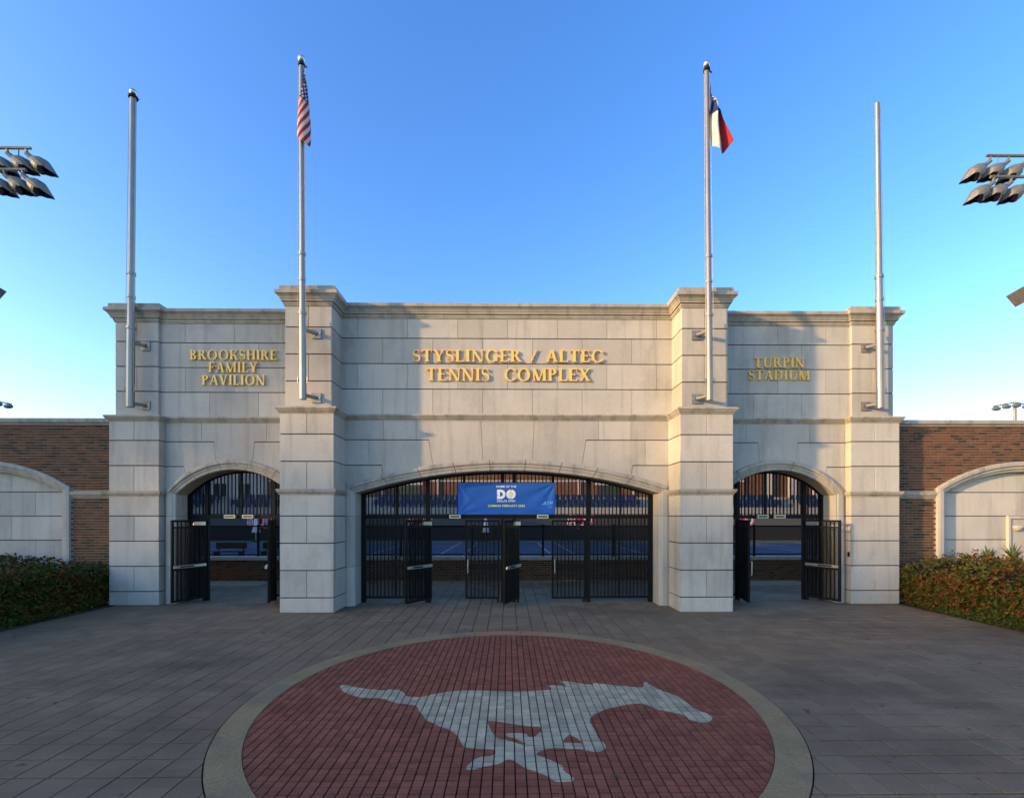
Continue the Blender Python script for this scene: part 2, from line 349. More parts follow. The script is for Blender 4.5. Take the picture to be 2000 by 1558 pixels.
def profile_run(mb, path, prof, mi=0):
    """sweep a moulding profile [(out, z)] along a plan polyline; out is measured to the right of travel"""
    n = len(path); rows = []
    for i, p in enumerate(path):
        p = Vector(p)
        d0 = (p-Vector(path[i-1])).normalized() if i > 0 else None
        d1 = (Vector(path[i+1])-p).normalized() if i < n-1 else None
        n0 = Vector((d0.y, -d0.x)) if d0 else None; n1 = Vector((d1.y, -d1.x)) if d1 else None
        if n0 is None: off = n1
        elif n1 is None: off = n0
        else: off = (n0+n1)/(1+n0.dot(n1))
        rows.append([(p.x+off.x*o, p.y+off.y*o, z) for o, z in prof])
    k = len(prof); vs = [v for r in rows for v in r]; fs = []
    for i in range(n-1):
        for j in range(k-1): fs.append((i*k+j, (i+1)*k+j, (i+1)*k+j+1, i*k+j+1))
    mb.add(vs, fs, mi)
    # flat top back to the wall and end caps
    for e, rev in ((0, True), (n-1, False)):
        q = [e*k+j for j in range(k)]; mb.add([vs[i] for i in q], [tuple(range(k))[::-1] if rev else tuple(range(k))], mi)
CORN = [(-.05, 6.90), (.02, 6.90), (.02, 6.93), (.035, 6.935), (.035, 6.985), (.07, 6.99), (.075, 7.03), (.085, 7.035), (.105, 7.08), (.15, 7.125), (.165, 7.13), (.165, 7.20), (.15, 7.212), (-.05, 7.216)]
BAND = [(-.04, 4.452), (.012, 4.452), (.02, 4.475), (.045, 4.50), (.07, 4.545), (.085, 4.55), (.085, 4.585), (.075, 4.592), (-.04, 4.598)]
LBAND = [(-.03, 2.632), (.012, 2.632), (.02, 2.66), (.05, 2.69), (.055, 2.72), (.065, 2.725), (.065, 2.76), (-.03, 2.768)]
def pier(cx_lo, hw_lo, y_lo, cx_up, hw_up, y_up, yback):
    core = MB(); i = .014
    core.box(cx_lo-hw_lo+i, cx_lo+hw_lo-i, y_lo+i, yback, 0, 4.50); core.box(cx_up-hw_up+i, cx_up+hw_up-i, y_up+i, yback, 4.50, 7.20)
    p = core.build('pier', 'joint', gate)
    # courses
    lo = [0]+Z[:8]
    for k in range(8):
        z0, z1 = lo[k]+(HJ/2 if k else .0), lo[k+1]-HJ/2
        if k == 7: z1 = 4.455
        if k == 4: z1 = 2.637
        if k == 5: z0 = 2.764
        if k in (2, 4, 6): z0_, split = z0, False
        split = k in (1, 3, 5, 7)
        if split:
            block(p, cx_lo-hw_lo, cx_lo-VJ/2, y_lo, yback-.01, z0, z1); block(p, cx_lo+VJ/2, cx_lo+hw_lo, y_lo, yback-.01, z0, z1)
        else: block(p, cx_lo-hw_lo, cx_lo+hw_lo, y_lo, yback-.01, z0, z1)
    up = [4.594]+Z[8:11]+[6.905]
    for k in range(4):
        z0, z1 = up[k]+HJ/2, up[k+1]-(HJ/2 if k < 3 else 0)
        if k in (1, 3):
            block(p, cx_up-hw_up, cx_up-VJ/2, y_up, yback-.01, z0, z1); block(p, cx_up+VJ/2, cx_up+hw_up, y_up, yback-.01, z0, z1)
        else: block(p, cx_up-hw_up, cx_up+hw_up, y_up, yback-.01, z0, z1)
    def ring(name, hw, cx, yf, prof):
        mb = MB(); profile_run(mb, [(cx-hw, yback), (cx-hw, yf), (cx+hw, yf), (cx+hw, yback)], prof); return mb.build(name, 'trim', p)
    ring('cornice', hw_up, cx_up, y_up, CORN); ring('belt_course', hw_lo, cx_lo, y_lo, BAND); ring('impost_band', hw_lo, cx_lo, y_lo, LBAND)
    bx('cap_stone', 'trim', p, cx_up-hw_up-.10, cx_up+hw_up+.10, y_up-.10, yback+.02, 7.205, 7.32)
    bx('belt_top', 'trim', p, cx_lo-hw_lo-.06, cx_lo+hw_lo+.06, y_lo-.06, yback, 4.585, 4.6)
    bx('cornice_core', 'trim', p, cx_up-hw_up-.01, cx_up+hw_up+.01, y_up-.01, yback, 6.905, 7.206)
    return p
YC, YW, YP, YO = 10.97, 11.31, 10.22, 11.12
for s in (-1, 1):
    pier(s*4.49, .60, YP, s*4.50, .525, YP+.12, 11.9); pier(s*9.055, .60, YO, s*9.08, .52, YO+.115, 12.1)

def arc_pts(half, zs, crown, n, cx=0):
    rise = crown-zs; r = (half*half+rise*rise)/(2*rise); zc = crown-r; a = math.asin(half/r)
    return [(cx+r*math.sin(-a+2*a*i/n), zc+r*math.cos(-a+2*a*i/n)) for i in range(n+1)]
def arc_z(half, zs, crown, x):
    rise = crown-zs; r = (half*half+rise*rise)/(2*rise); return crown-r+math.sqrt(max(r*r-x*x, 0))
def wall_zone(cx, hw, yf, half_in, zs_in, cr_in, half_out, zs_out, cr_out, joints):
    """wall with an arched opening: core, cut stones, arch moulding, jambs; joints is the list of stone outlines"""
    core = MB(); n = 28
    pts = arc_pts(half_in+.03, zs_in, cr_in+.03, n, cx)
    left = [(cx-hw, 0), (cx-half_in-.03, 0)]+pts+[(cx+half_in+.03, 0), (cx+hw, 0), (cx+hw, 7.19), (cx-hw, 7.19)]
    core.prism(left, yf+.016, yf+.55)
    wl = core.build('wall', 'joint', gate)
    for poly in joints:
        m = MB(); m.prism([(cx+x, z) for x, z in poly], yf, yf+.10); m.build('stone_block', 'stone', wl)
    return wl
def arch_stones(half_out, zs_out, cr_out, hw, key_top, key_bot, rows, topx):
    """outlines of the stones between the arch moulding and the belt course (left half mirrored)"""
    az = lambda x: arc_z(half_out, zs_out, cr_out, x)+.004
    g = VJ/2; h = HJ/2; polys = []
    def arc_between(xa, xb, n=8): return [(xa+(xb-xa)*i/n, az(xa+(xb-xa)*i/n)) for i in range(n+1)]
    zt = 4.455; zB = Z[6]; zC = Z[5]
    return az, arc_between, g, h, zt, zB, zC
def mirror(polys): return polys+[[(-x, z) for x, z in p] for p in polys]
def rects(xs, z0, z1, g=VJ/2): return [[(a+g, z0), (b-g, z0), (b-g, z1), (a+g, z1)] for a, b in zip(xs, xs[1:])]
# central wall
ci, co = (3.66, 2.70, 3.25), (3.87, 2.87, 3.52)
az, ab, g, h, zt, zB, zC = arch_stones(*co, 3.9, 0, 0, 0, 0)
W = 3.92; WU = 3.99
half = [[(-W, zB+h), (-2.98-g, zB+h), (-2.98-g, zt), (-W, zt)], [(-2.98+g, zB+h), (-2.20-g, zB+h), (-2.20-g, zt), (-2.98+g, zt)],
        [(-2.20+g, zt), (-2.20+g, zB+h), (-1.89+g, zB+h)]+ab(-1.80+g, -.60-g)+[(-.645-g, zt)],
        [(-W, zC+h), (-3.33-g, zC+h), (-3.33-g, zB-h), (-W, zB-h)],
        [(-3.33+g, zB-h), (-3.33+g, zC+h), (-3.03+g, zC+h)]+ab(-2.98+g, -1.80-g)+[(-1.89-g, zB-h)],
        [(-W, zC-h)]+ab(-3.868, -2.98-g)+[(-3.03-g, zC-h)]]
cen = mirror(half)+[[(-.645+g, zt)]+ab(-.60+g, .60-g)+[(.645-g, zt)]]
zu = [4.594]+Z[8:11]+[6.905]
for k in range(4):
    xs = [-WU, -3.6, -2.4, -1.2, 0, 1.2, 2.4, 3.6, WU] if k in (1, 3) else [-WU, -3.0, -1.8, -.6, .6, 1.8, 3.0, WU]
    cen += rects(xs, zu[k]+h, zu[k+1]-(h if k < 3 else 0))
walls = [wall_zone(0, 4.0, YC, *ci, *co, cen)]
# wings
wi, wo = (1.42, 2.68, 3.30), (1.64, 2.78, 3.55)
az, ab, g, h, zt, zB, zC = arch_stones(*wo, 1.7, 0, 0, 0, 0)
for s in (-1, 1):
    half = [[(-1.69, zB+h), (-.80-g, zB+h), (-.80-g, zt), (-1.69, zt)],
            [(-1.69, zB-h), (-1.69, zC+h), (-1.235+g, zC+h)]+ab(-1.20+g, -.455-g)+[(-.495-g, zB-h)],
            [(-1.69, zC-h), (-1.69, 2.80)]+ab(-1.638, -1.20-g)+[(-1.235-g, zC-h)]]
    wing = mirror(half)+[[(-.80+g, zt), (-.80+g, zB+h), (-.495+g, zB+h)]+ab(-.455+g, .455-g)+[(.495-g, zB+h), (.80-g, zB+h), (.80-g, zt)]]
    for k in range(4):
        xs = [-1.82, -1.2, 0, 1.2, 1.82] if k in (1, 3) else [-1.82, -.6, .6, 1.82]
        wing += rects(xs, zu[k]+h, zu[k+1]-(h if k < 3 else 0))
    walls.append(wall_zone(s*6.755, 1.83, YW, *wi, *wo, wing))
for wl, cx, hw, yf, ai, ao in ((walls[0], 0, 4.02, YC, ci, co), (walls[1], -6.755, 1.84, YW, wi, wo), (walls[2], 6.755, 1.84, YW, wi, wo)):
    for nm, prof in (('cornice', CORN), ('belt_course', BAND)):
        mb = MB(); profile_run(mb, [(cx-hw, yf), (cx+hw, yf)], prof); mb.build(nm, 'trim', wl)
    bx('coping', 'trim', wl, cx-hw, cx+hw, yf-.10, yf+.56, 7.195, 7.217)
    # arch moulding in stones
    nst = 9 if cx == 0 else 5; n = nst*6
    pi_, po_ = arc_pts(*ai, n, cx), arc_pts(*ao, n, cx)
    prof = [(1.0, .10), (1.0, -.05), (.80, -.075), (.62, -.075), (.58, -.045), (.36, -.045), (.30, -.03), (.08, -.03), (0, -.015), (0, .50)]
    for k in range(nst):
        mb = MB(); rows = []
        for i in range(k*6, k*6+7):
            t = min(max(i, k*6+(.05 if k else 0)), k*6+6-(.05 if k < nst-1 else 0)); i0 = int(min(t, n-1)); fr = t-i0
            lp = lambda P: (P[i0][0]*(1-fr)+P[i0+1][0]*fr, P[i0][1]*(1-fr)+P[i0+1][1]*fr)
            a, b = lp(pi_), lp(po_)
            rows.append([(a[0]+(b[0]-a[0])*u, yf+dy, a[1]+(b[1]-a[1])*u) for u, dy in prof])
        q = len(prof); vs = [v for r in rows for v in r]
        fs = [(i*q+j, i*q+j+1, (i+1)*q+j+1, (i+1)*q+j) for i in range(6) for j in range(q-1)]
        fs += [tuple(range(q))[::-1], tuple(6*q+j for j in range(q))]
        mb.add(vs, fs); mb.build('arch_stone', 'trim', wl)
    # jamb mouldings
    for s in (-1, 1):
        a, b = ai[0], ao[0]+.02
        jp = [(b, .05), (b, -.03), (b-.05, -.05), (a+.07, -.05), (a+.05, -.03), (a+.02, -.03), (a, -.01), (a, .52), (b, .52)]
        zz = [0, .938, 2.158, ai[1]+.0]
        for z0, z1 in zip(zz, zz[1:]):
            mb = MB(); q = len(jp); top = lambda u: z1-.004 if z1 < 2.5 else ai[1]+(ao[1]-ai[1])*min(max((u-a)/(ao[0]-a), 0), 1)-.002
            vs = [(cx+s*u, yf+dy, z0+.002) for u, dy in jp]+[(cx+s*u, yf+dy, top(u)) for u, dy in jp]
            fs = [(j, (j+1) % q, (j+1) % q+q, j+q) for j in range(q)]+[tuple(range(q))[::-1], tuple(range(q, 2*q))]
            if s < 0: fs = [f[::-1] for f in fs]
            mb.add(vs, [f[::-1] for f in fs]); mb.build('jamb_stone', 'stone', wl)

# ------------------------------------------------------------------ lettering
def arc_stroke(cx, cy, rx, ry, a0, a1, thick, thin, n=14):
    o, i_ = [], []
    for k in range(n+1):
        a = R(a0+(a1-a0)*k/n); t = thin+(thick-thin)*abs(math.cos(a))**1.3
        o.append((cx+rx*math.cos(a), cy+ry*math.sin(a))); i_.append((cx+(rx-t)*math.cos(a), cy+(ry-min(t, thin*1.3))*math.sin(a)))
    return o+i_[::-1]
T_, t_, S_ = .18, .08, .055
def rc(a, b, c, d): return [(a, c), (b, c), (b, d), (a, d)]
def serif(x0, x1, y, up):
    e = .075; d = S_ if up else -S_
    return [(x0-e, y), (x1+e, y), (x1+e, y+d*.6), (x1, y+d*1.7), (x0, y+d*1.7), (x0-e, y+d*.6)]
def stem(x, w=T_, top=True, bot=True):
    r = [rc(x, x+w, 0, 1)]
    if bot: r.append(serif(x, x+w, 0, True))
    if top: r.append(serif(x, x+w, 1, False))
    return r
def dg(xa, ya, xb, yb, w): return [(xa, ya), (xa+w, ya), (xb+w, yb), (xb, yb)]
def bar(x0, x1, y, tick=0):
    r = [rc(x0, x1, y-t_/2, y+t_/2)]
    if tick: r.append([(x1-.03, y-t_/2 if tick > 0 else y+t_/2), (x1, y-t_/2 if tick > 0 else y+t_/2), (x1+.03, y+tick*.19), (x1-.012, y+tick*.19)])
    return r
def s_path():
    c = []
    for a in range(35, 271, 12): c.append((.30+.20*math.cos(R(a)), .745+.215*math.sin(R(a))))
    for a in range(84, -146, -12): c.append((.30+.225*math.cos(R(a)), .265+.245*math.sin(R(a))))
    n = len(c); L_, Q = [], []
    for i, p in enumerate(c):
        a, b = c[max(i-1, 0)], c[min(i+1, n-1)]; d = math.hypot(b[0]-a[0], b[1]-a[1]); nx, ny = -(b[1]-a[1])/d, (b[0]-a[0])/d
        u = i/(n-1); w = .032+.058*math.exp(-((u-.5)/.17)**2)
        L_.append((p[0]+nx*w, p[1]+ny*w)); Q.append((p[0]-nx*w, p[1]-ny*w))
    return L_+Q[::-1]
GL = {
 'I': (.36, lambda: stem(.10)), 'T': (.74, lambda: stem(.29, top=False)+bar(.05, .69, .965)+[[(.05, .995), (.02, .77), (.05, .77), (.09, .935)], [(.69, .995), (.72, .77), (.69, .77), (.65, .935)]]),
 'L': (.66, lambda: stem(.10)+bar(.2, .60, .035, 1)), 'E': (.68, lambda: stem(.10)+bar(.2, .58, .965, -1)+bar(.2, .50, .52)+[rc(.47, .50, .43, .61)]+bar(.2, .60, .035, 1)),
 'F': (.64, lambda: stem(.10)+bar(.2, .58, .965, -1)+bar(.2, .50, .50)+[rc(.47, .50, .41, .59)]),
 'H': (.86, lambda: stem(.10)+stem(.61)+bar(.2, .66, .51)), 'N': (.90, lambda: stem(.12, t_, top=False)+stem(.71, t_, bot=False)+[dg(.05, 1, .62, 0, T_), serif(.08, .14, 1, False)]),
 'M': (1.06, lambda: stem(.13, t_, top=False)+stem(.80, T_)+[dg(.08, 1, .42, 0, T_), dg(.80, 1, .46, 0, t_), serif(.10, .16, 1, False)]),
 'A': (.86, lambda: [dg(.10, 0, .38, 1, t_), dg(.62, 0, .36, 1, T_), rc(.24, .62, .33, .33+t_), serif(.10, .16, 0, True), serif(.63, .77, 0, True)]),
 'V': (.84, lambda: [dg(.08, 1, .36, 0, T_), dg(.66, 1, .40, 0, t_), serif(.09, .23, 1, False), serif(.67, .72, 1, False)]),
 'X': (.84, lambda: [dg(.08, 1, .60, 0, T_), dg(.66, 1, .12, 0, t_), serif(.09, .22, 1, False), serif(.67, .72, 1, False), serif(.12, .18, 0, True), serif(.61, .75, 0, True)]),
 'Y': (.80, lambda: [dg(.05, 1, .32, .45, T_), dg(.64, 1, .42, .45, t_), rc(.32, .32+T_, 0, .46), serif(.32, .32+T_, 0, True), serif(.07, .20, 1, False), serif(.64, .70, 1, False)]),
 'K': (.84, lambda: stem(.10)+[dg(.25, .42, .62, 1, t_), dg(.34, .55, .62, 0, T_), serif(.61, .67, 1, False), serif(.63, .78, 0, True)]),
 'P': (.68, lambda: stem(.10)+[arc_stroke(.30, .735, .32, .265, 90, -90, T_, t_), rc(.2, .32, 1-t_, 1), rc(.2, .32, .47, .47+t_)]),
 'R': (.80, lambda: stem(.10)+[arc_stroke(.30, .745, .30, .255, 90, -90, T_, t_), rc(.2, .32, 1-t_, 1), rc(.2, .34, .49, .49+t_), dg(.32, .51, .62, 0, T_), serif(.63, .77, 0, True)]),
 'B': (.72, lambda: stem(.10)+[arc_stroke(.30, .76, .27, .24, 90, -90, T_*.9, t_), arc_stroke(.30, .265, .33, .265, 90, -90, T_, t_), rc(.2, .32, 1-t_, 1), rc(.2, .32, .49, .49+t_*.9), rc(.2, .32, 0, t_)]),
 'D': (.88, lambda: stem(.10)+[arc_stroke(.34, .5, .46, .5, 90, -90, T_, t_), rc(.2, .36, 1-t_, 1), rc(.2, .36, 0, t_)]),
 'O': (.98, lambda: [arc_stroke(.49, .5, .44, .52, 0, 180, T_, t_, 20), arc_stroke(.49, .5, .44, .52, 180, 360, T_, t_, 20)]),
 'C': (.86, lambda: [arc_stroke(.49, .5, .44, .52, 42, 318, T_, t_, 26), [(.80, .93), (.84, .93), (.84, .66), (.80, .70)], [(.80, .09), (.84, .30), (.81, .30), (.75, .12)]]),
 'G': (.94, lambda: [arc_stroke(.49, .5, .44, .52, 42, 318, T_, t_, 26), [(.80, .93), (.84, .93), (.84, .66), (.80, .70)], rc(.68, .68+T_, .06, .44), serif(.68, .68+T_, .46, False)]),
 'S': (.60, lambda: [s_path(), [(.46, .95), (.50, .95), (.50, .70), (.465, .74)], [(.075, .30), (.11, .28), (.13, .06), (.075, .04)]]),
 'U': (.88, lambda: [rc(.12, .12+T_, .34, 1), rc(.68, .68+t_, .34, 1), serif(.12, .12+T_, 1, False), serif(.68, .68+t_, 1, False), arc_stroke(.4325, .34, .3125, .36, 180, 270, T_, t_), arc_stroke(.4325, .34, .3125, .36, 270, 360, t_, t_)]),
 '/': (.62, lambda: [dg(.08, -.02, .46, 1.02, .085)]), ' ': (.42, lambda: [])}
def lettering(name, lines, yf, label):
    zb = min(l[3] for l in lines); t = thing(name, ((lines[0][1]+lines[0][2])/2, yf, zb), label, 'sign')
    for text, xa, xb, zb, zt in lines:
        tr = .05; tot = sum(GL[c][0]+tr for c in text)-tr; sx = (xb-xa)/tot; hgt = zt-zb; x = xa
        for ch in text:
            wd, fn = GL[ch]; polys = fn()
            if polys:
                mb = MB()
                for i, p in enumerate(polys): mb.prism([(x+u*sx, zb+v*hgt) for u, v in p], yf-.046-.0006*i, yf-.018+.0004*i)
                for u in (.3, .6): mb.tube([(x+wd*u*sx, yf-.03, zb+.5*hgt), (x+wd*u*sx, yf+.012, zb+.5*hgt)], .008, 6)
                mb.build('letter', 'gold', t)
            x += (wd+tr)*sx
lettering('wall_lettering', [('STYSLINGER / ALTEC', -2.29, 2.305, 5.855, 6.142), ('TENNIS  COMPLEX', -1.957, 1.995, 5.40, 5.70)], YC, 'two long lines of gold serif letters on the central wall')
lettering('wall_lettering', [('BROOKSHIRE', -7.825, -5.68, 5.998, 6.24), ('FAMILY', -7.37, -6.155, 5.693, 5.94), ('PAVILION', -7.53, -5.97, 5.379, 5.625)], YW, 'three lines of gold serif letters on the shaded left wing')
lettering('wall_lettering', [('TURPIN', 6.135, 7.41, 5.851, 6.10), ('STADIUM', 5.995, 7.54, 5.544, 5.785)], YW, 'two lines of darker gold letters on the right wing')

# ------------------------------------------------------------------ metal gates
def mesh_grid(mb, x0, x1, z0, z1, y, zf=None, sp=.027, r=.0030, mi=0):
    n = int((x1-x0)/sp)
    for i in range(1, n):
        x = x0+(x1-x0)*i/n; zt = min(z1, zf(x)) if zf else z1
        if zt > z0: mb.box(x-r, x+r, y-r, y+r, z0, zt, mi)
    nz = int((z1-z0)/sp)
    for j in range(1, nz):
        z = z0+(z1-z0)*j/nz; a, b = x0, x1
        if zf:
            while a < b and zf(a) < z: a += .05
            while b > a and zf(b) < z: b -= .05
        if b > a: mb.box(a, b, y-r, y+r, z-r, z+r, mi)
def pickets(mb, x0, x1, z0, z1, y, zf=None, sp=.0925, wd=.012):
    n = max(1, round((x1-x0)/sp))
    for i in range(1, n):
        x = x0+(x1-x0)*i/n; mb.box(x-wd, x+wd, y-wd, y+wd, z0, zf(x) if zf else z1)
def leaf(parent, hx, hy, width, ang, push, handle, mirror=1):
    """gate leaf in its own frame: hinge at the origin, leaf along +x"""
    H = 2.06; zb = .085
    f = MB(); t = .045
    f.box(0, .05, -.025, .025, zb, H); f.box(width-.05, width, -.025, .025, zb, H)
    for za, zc in ((zb, zb+.05), (1.86, 1.90), (H-.05, H), (.84, .96)): f.box(.05, width-.05, -.024, .024, za, zc)
    o = f.build('gate_leaf', 'black', parent); b = Vector(parent['base'])
    o.matrix_parent_inverse = Matrix.Translation(-b); o.location = (hx, hy, 0); o.rotation_euler = (0, 0, ang)
    if mirror < 0: o.scale = (1, -1, 1)
    p = MB(); pickets(p, .05, width-.05, zb+.05, H-.05, 0); q = p.build('pickets', 'black', o); q['kind'] = 'stuff'
    p = MB(); mesh_grid(p, .05, width-.05, zb+.05, 1.86, .016); q = p.build('wire_mesh', 'black', o); q['kind'] = 'stuff'
    bx('foot_stop', 'black', o, .02, .07, -.02, .02, .0, zb)
    if push:
        p = MB(); p.box(.04, width-.02, -.085, -.045, .90, .965); p.box(.06, .13, -.046, -.02, .905, .96); p.box(width-.12, width-.06, -.046, -.02, .905, .96); p.build('push_bar', 'silver', o)
        bx('push_bar_label', 'black', o, .35, width-.16, -.088, -.084, .915, .95)
        bx('door_closer', 'silver', o, .06, .34, -.08, -.026, 1.93, 2.02)
    if handle:
        p = MB(); x = width-.07; p.tube([(x, -.02, 1.06), (x, -.085, 1.06), (x, -.085, .74), (x, -.02, .74)], .012, 8); p.build('pull_handle', 'silver', o)
    return o
def gate_screen(name, cx, yg, half, ai, label, posts, fixed, leaves, boxes, upper_thin):
    g_ = thing(name, (cx, yg, 0), label, 'gate')
    zf = lambda x: arc_z(*ai, x-cx)-.01
    m = MB(); n = 32; A = [(x, z+.015) for x, z in arc_pts(ai[0]-.02, ai[1], ai[2], n, cx)]
    for a, b in zip(A, A[1:]): m.add([(a[0], yg-.03, a[1]), (b[0], yg-.03, b[1]), (b[0], yg-.03, b[1]-.055), (a[0], yg-.03, a[1]-.055), (a[0], yg+.03, a[1]), (b[0], yg+.03, b[1]), (b[0], yg+.03, b[1]-.055), (a[0], yg+.03, a[1]-.055)],
        [(0, 3, 2, 1), (4, 5, 6, 7), (0, 1, 5, 4), (3, 7, 6, 2)])
    m.build('arched_rail', 'black', g_)
    bx('transom', 'black', g_, cx-half, cx+half, yg-.04, yg+.04, 2.095, 2.185)
    for x, wd in posts:
        bx('post', 'black', g_, x-wd/2, x+wd/2, yg-wd/2+.002, yg+wd/2, 0, zf(min(max(x, cx-ai[0]+.06), cx+ai[0]-.06))-.0)
    for x in upper_thin: bx('post', 'black', g_, x-.022, x+.022, yg-.024, yg+.024, 2.185, zf(x))
    m = MB(); pickets(m, cx-half+.05, cx+half-.05, 2.185, 0, yg, zf); o = m.build('pickets', 'black', g_); o['kind'] = 'stuff'
    m = MB(); mesh_grid(m, cx-half+.05, cx+half-.05, 2.185, ai[2], yg+.018, zf); o = m.build('wire_mesh', 'black', g_); o['kind'] = 'stuff'
    for a, b in fixed:
        m = MB(); m.box(a, b, yg-.024, yg+.024, .095, .155); m.box(a, b, yg-.02, yg+.02, 1.86, 1.90)
        if b-a > 1: m.box((a+b)/2-.025, (a+b)/2+.025, yg-.026, yg+.026, .155, 2.095)
        m.build('fixed_panel_frame', 'black', g_)
        m = MB(); pickets(m, a, b, .155, 2.095, yg); o = m.build('pickets', 'black', g_); o['kind'] = 'stuff'
        m = MB(); mesh_grid(m, a, b, .155, 2.095, yg+.018); o = m.build('wire_mesh', 'black', g_); o['kind'] = 'stuff'
    for a in leaves: leaf(g_, *a)
    for x in boxes:
        m = MB(); m.box(x-.14, x+.14, yg-.10, yg-.041, 2.10, 2.19); o = m.build('light_fitting', 'beige', g_)
        bx('lens', 'lens', o, x-.11, x+.11, yg-.104, yg-.099, 2.125, 2.165)
    return g_
ag = lambda dx, dy: math.atan2(dy, dx)
gc = gate_screen('metal_gate', 0, 11.45, 3.63, (3.66, 2.70, 3.25), 'wide black picket gate under the central arch with two leaves standing open',
    [(-3.60, .10), (3.60, .10), (-2.00, .10), (-.125, .09), (.165, .09), (2.03, .10)], [(-3.55, -2.05), (2.08, 3.55)],
    [(-1.91, 11.42, .84, ag(-.49, -.67), True, False, -1), (-.20, 11.45, .86, math.pi, False, True, -1), (.28, 11.42, .80, ag(-.36, -.70), True, False, -1), (1.97, 11.45, .86, math.pi, False, True, -1)],
    [-1.31, .88], [-2.78, -1.1, 1.13, 2.85])
gl = gate_screen('metal_gate', -6.755, 11.75, 1.47, (1.42, 2.68, 3.30), 'black picket gate in the left arch below three lines of lettering, both leaves open',
    [(-8.16, .10), (-5.34, .10), (-7.70, .09), (-5.99, .09)], [(-8.11, -7.75), (-5.94, -5.39)],
    [(-7.70, 11.69, .84, ag(-.30, -.77), True, False, -1), (-6.0, 11.69, .84, ag(.30, -.77), True, False, 1)], [-7.08, -6.62], [-6.83])
gr = gate_screen('metal_gate', 6.755, 11.75, 1.47, (1.42, 2.68, 3.30), 'black picket gate in the right arch below two lines of lettering, both leaves open',
    [(8.16, .10), (5.34, .10), (7.70, .09), (5.96, .09)], [(7.75, 8.11), (5.39, 5.91)],
    [(7.70, 11.69, .84, ag(.36, -.75), True, False, 1), (5.96, 11.69, .84, ag(-.16, -.8), False, True, -1)], [6.58, 7.02], [6.68])
# banner
bn = thing('fabric_banner', (0, 11.36, 2.21), 'blue vinyl event banner with white and lime print tied to the central gate', 'banner')
BX0, BX1, BZ0, BZ1 = -1.235, 1.19, 2.20, 2.985
def bdisp(x, z):
    u = (x-BX0)/(BX1-BX0); v = (z-BZ0)/(BZ1-BZ0); d = 0
    for (a, b) in ((0, 1), (1, 1), (0, 0), (1, 0)):
        dx, dz = (u-a)*2.4, (v-b)*.9; r = math.hypot(dx, dz); th = math.atan2(abs(dz), abs(dx)); k = .014 if b else .007
        d += k*math.sin(th*11+a*1.3)*math.exp(-r*1.1)*min(r*5, 1)
    return d+.012*math.sin(u*3.1)*(1-v)
m = MB(); nx, nz = 90, 40
P_ = [(BX0+(BX1-BX0)*i/nx, BZ0+(BZ1-BZ0)*j/nz) for j in range(nz+1) for i in range(nx+1)]
m.add([(x, 11.385+bdisp(x, z)-.03, z) for x, z in P_]+[(x, 11.385+bdisp(x, z)-.0275, z) for x, z in P_],
      [(j*(nx+1)+i, j*(nx+1)+i+1, (j+1)*(nx+1)+i+1, (j+1)*(nx+1)+i) for j in range(nz) for i in range(nx)]+
      [tuple(len(P_)+k for k in (j*(nx+1)+i, (j+1)*(nx+1)+i, (j+1)*(nx+1)+i+1, j*(nx+1)+i+1)) for j in range(nz) for i in range(nx)])
m.build('cloth', 'banner', bn, smooth=True)
def on_banner(mb_v): return [(x, 11.385+bdisp(x, z)-.03-.0035-dy, z) for x, dy, z in mb_v]
def text_mesh(body, size, offset=0.0, shear=0.0, spacing=1.0):
    cu = bpy.data.curves.new('t', 'FONT'); cu.body = body; cu.size = size; cu.offset = offset; cu.shear = shear; cu.space_character = spacing
    cu.align_x = 'CENTER'; cu.fill_mode = 'FRONT'; cu.resolution_u = 4
    o = bpy.data.objects.new('t', cu); col.objects.link(o)
    dg_ = bpy.context.evaluated_depsgraph_get(); me = bpy.data.meshes.new_from_object(o.evaluated_get(dg_))
    vs = [tuple(v.co) for v in me.vertices]; fs = [tuple(p.vertices) for p in me.polygons]
    bpy.data.objects.remove(o); bpy.data.curves.remove(cu); bpy.data.meshes.remove(me)
    return vs, fs
def banner_text(body, cx, zb, width, height, mat, offset=.004, shear=0, name='print'):
    vs, fs = text_mesh(body, 1.0, offset, shear)
    x0, x1 = min(v[0] for v in vs), max(v[0] for v in vs); y0, y1 = min(v[1] for v in vs), max(v[1] for v in vs)
    sx = width/(x1-x0); sz = height/(y1-y0); mb = MB()
    mb.add(on_banner([(cx+(v[0]-(x0+x1)/2)*sx, 0, zb+(v[1]-y0)*sz) for v in vs]), fs); mb.build(name, mat, bn)
def ring_poly(cx, cz, ro, ri, a0, a1, n=20):
    return [(cx+ro*math.cos(R(a0+(a1-a0)*k/n)), cz+ro*math.sin(R(a0+(a1-a0)*k/n))) for k in range(n+1)]+[(cx+ri*math.cos(R(a1+(a0-a1)*k/n)), cz+ri*math.sin(R(a1+(a0-a1)*k/n))) for k in range(n+1)]
def banner_poly(polys, mat, name='print', lift=0):
    mb = MB()
    for i, p in enumerate(polys):
        tris = geometry.tessellate_polygon([[Vector((x, z, 0)) for x, z in p]])
        mb.add(on_banner([(x, lift+.0004*i, z) for x, z in p]), [tuple(t) for t in tris])
    mb.build(name, mat, bn)
banner_text('HOME OF THE', -.03, 2.868, .50, .052, 'white', .02)
zc, ro = 2.70, .118
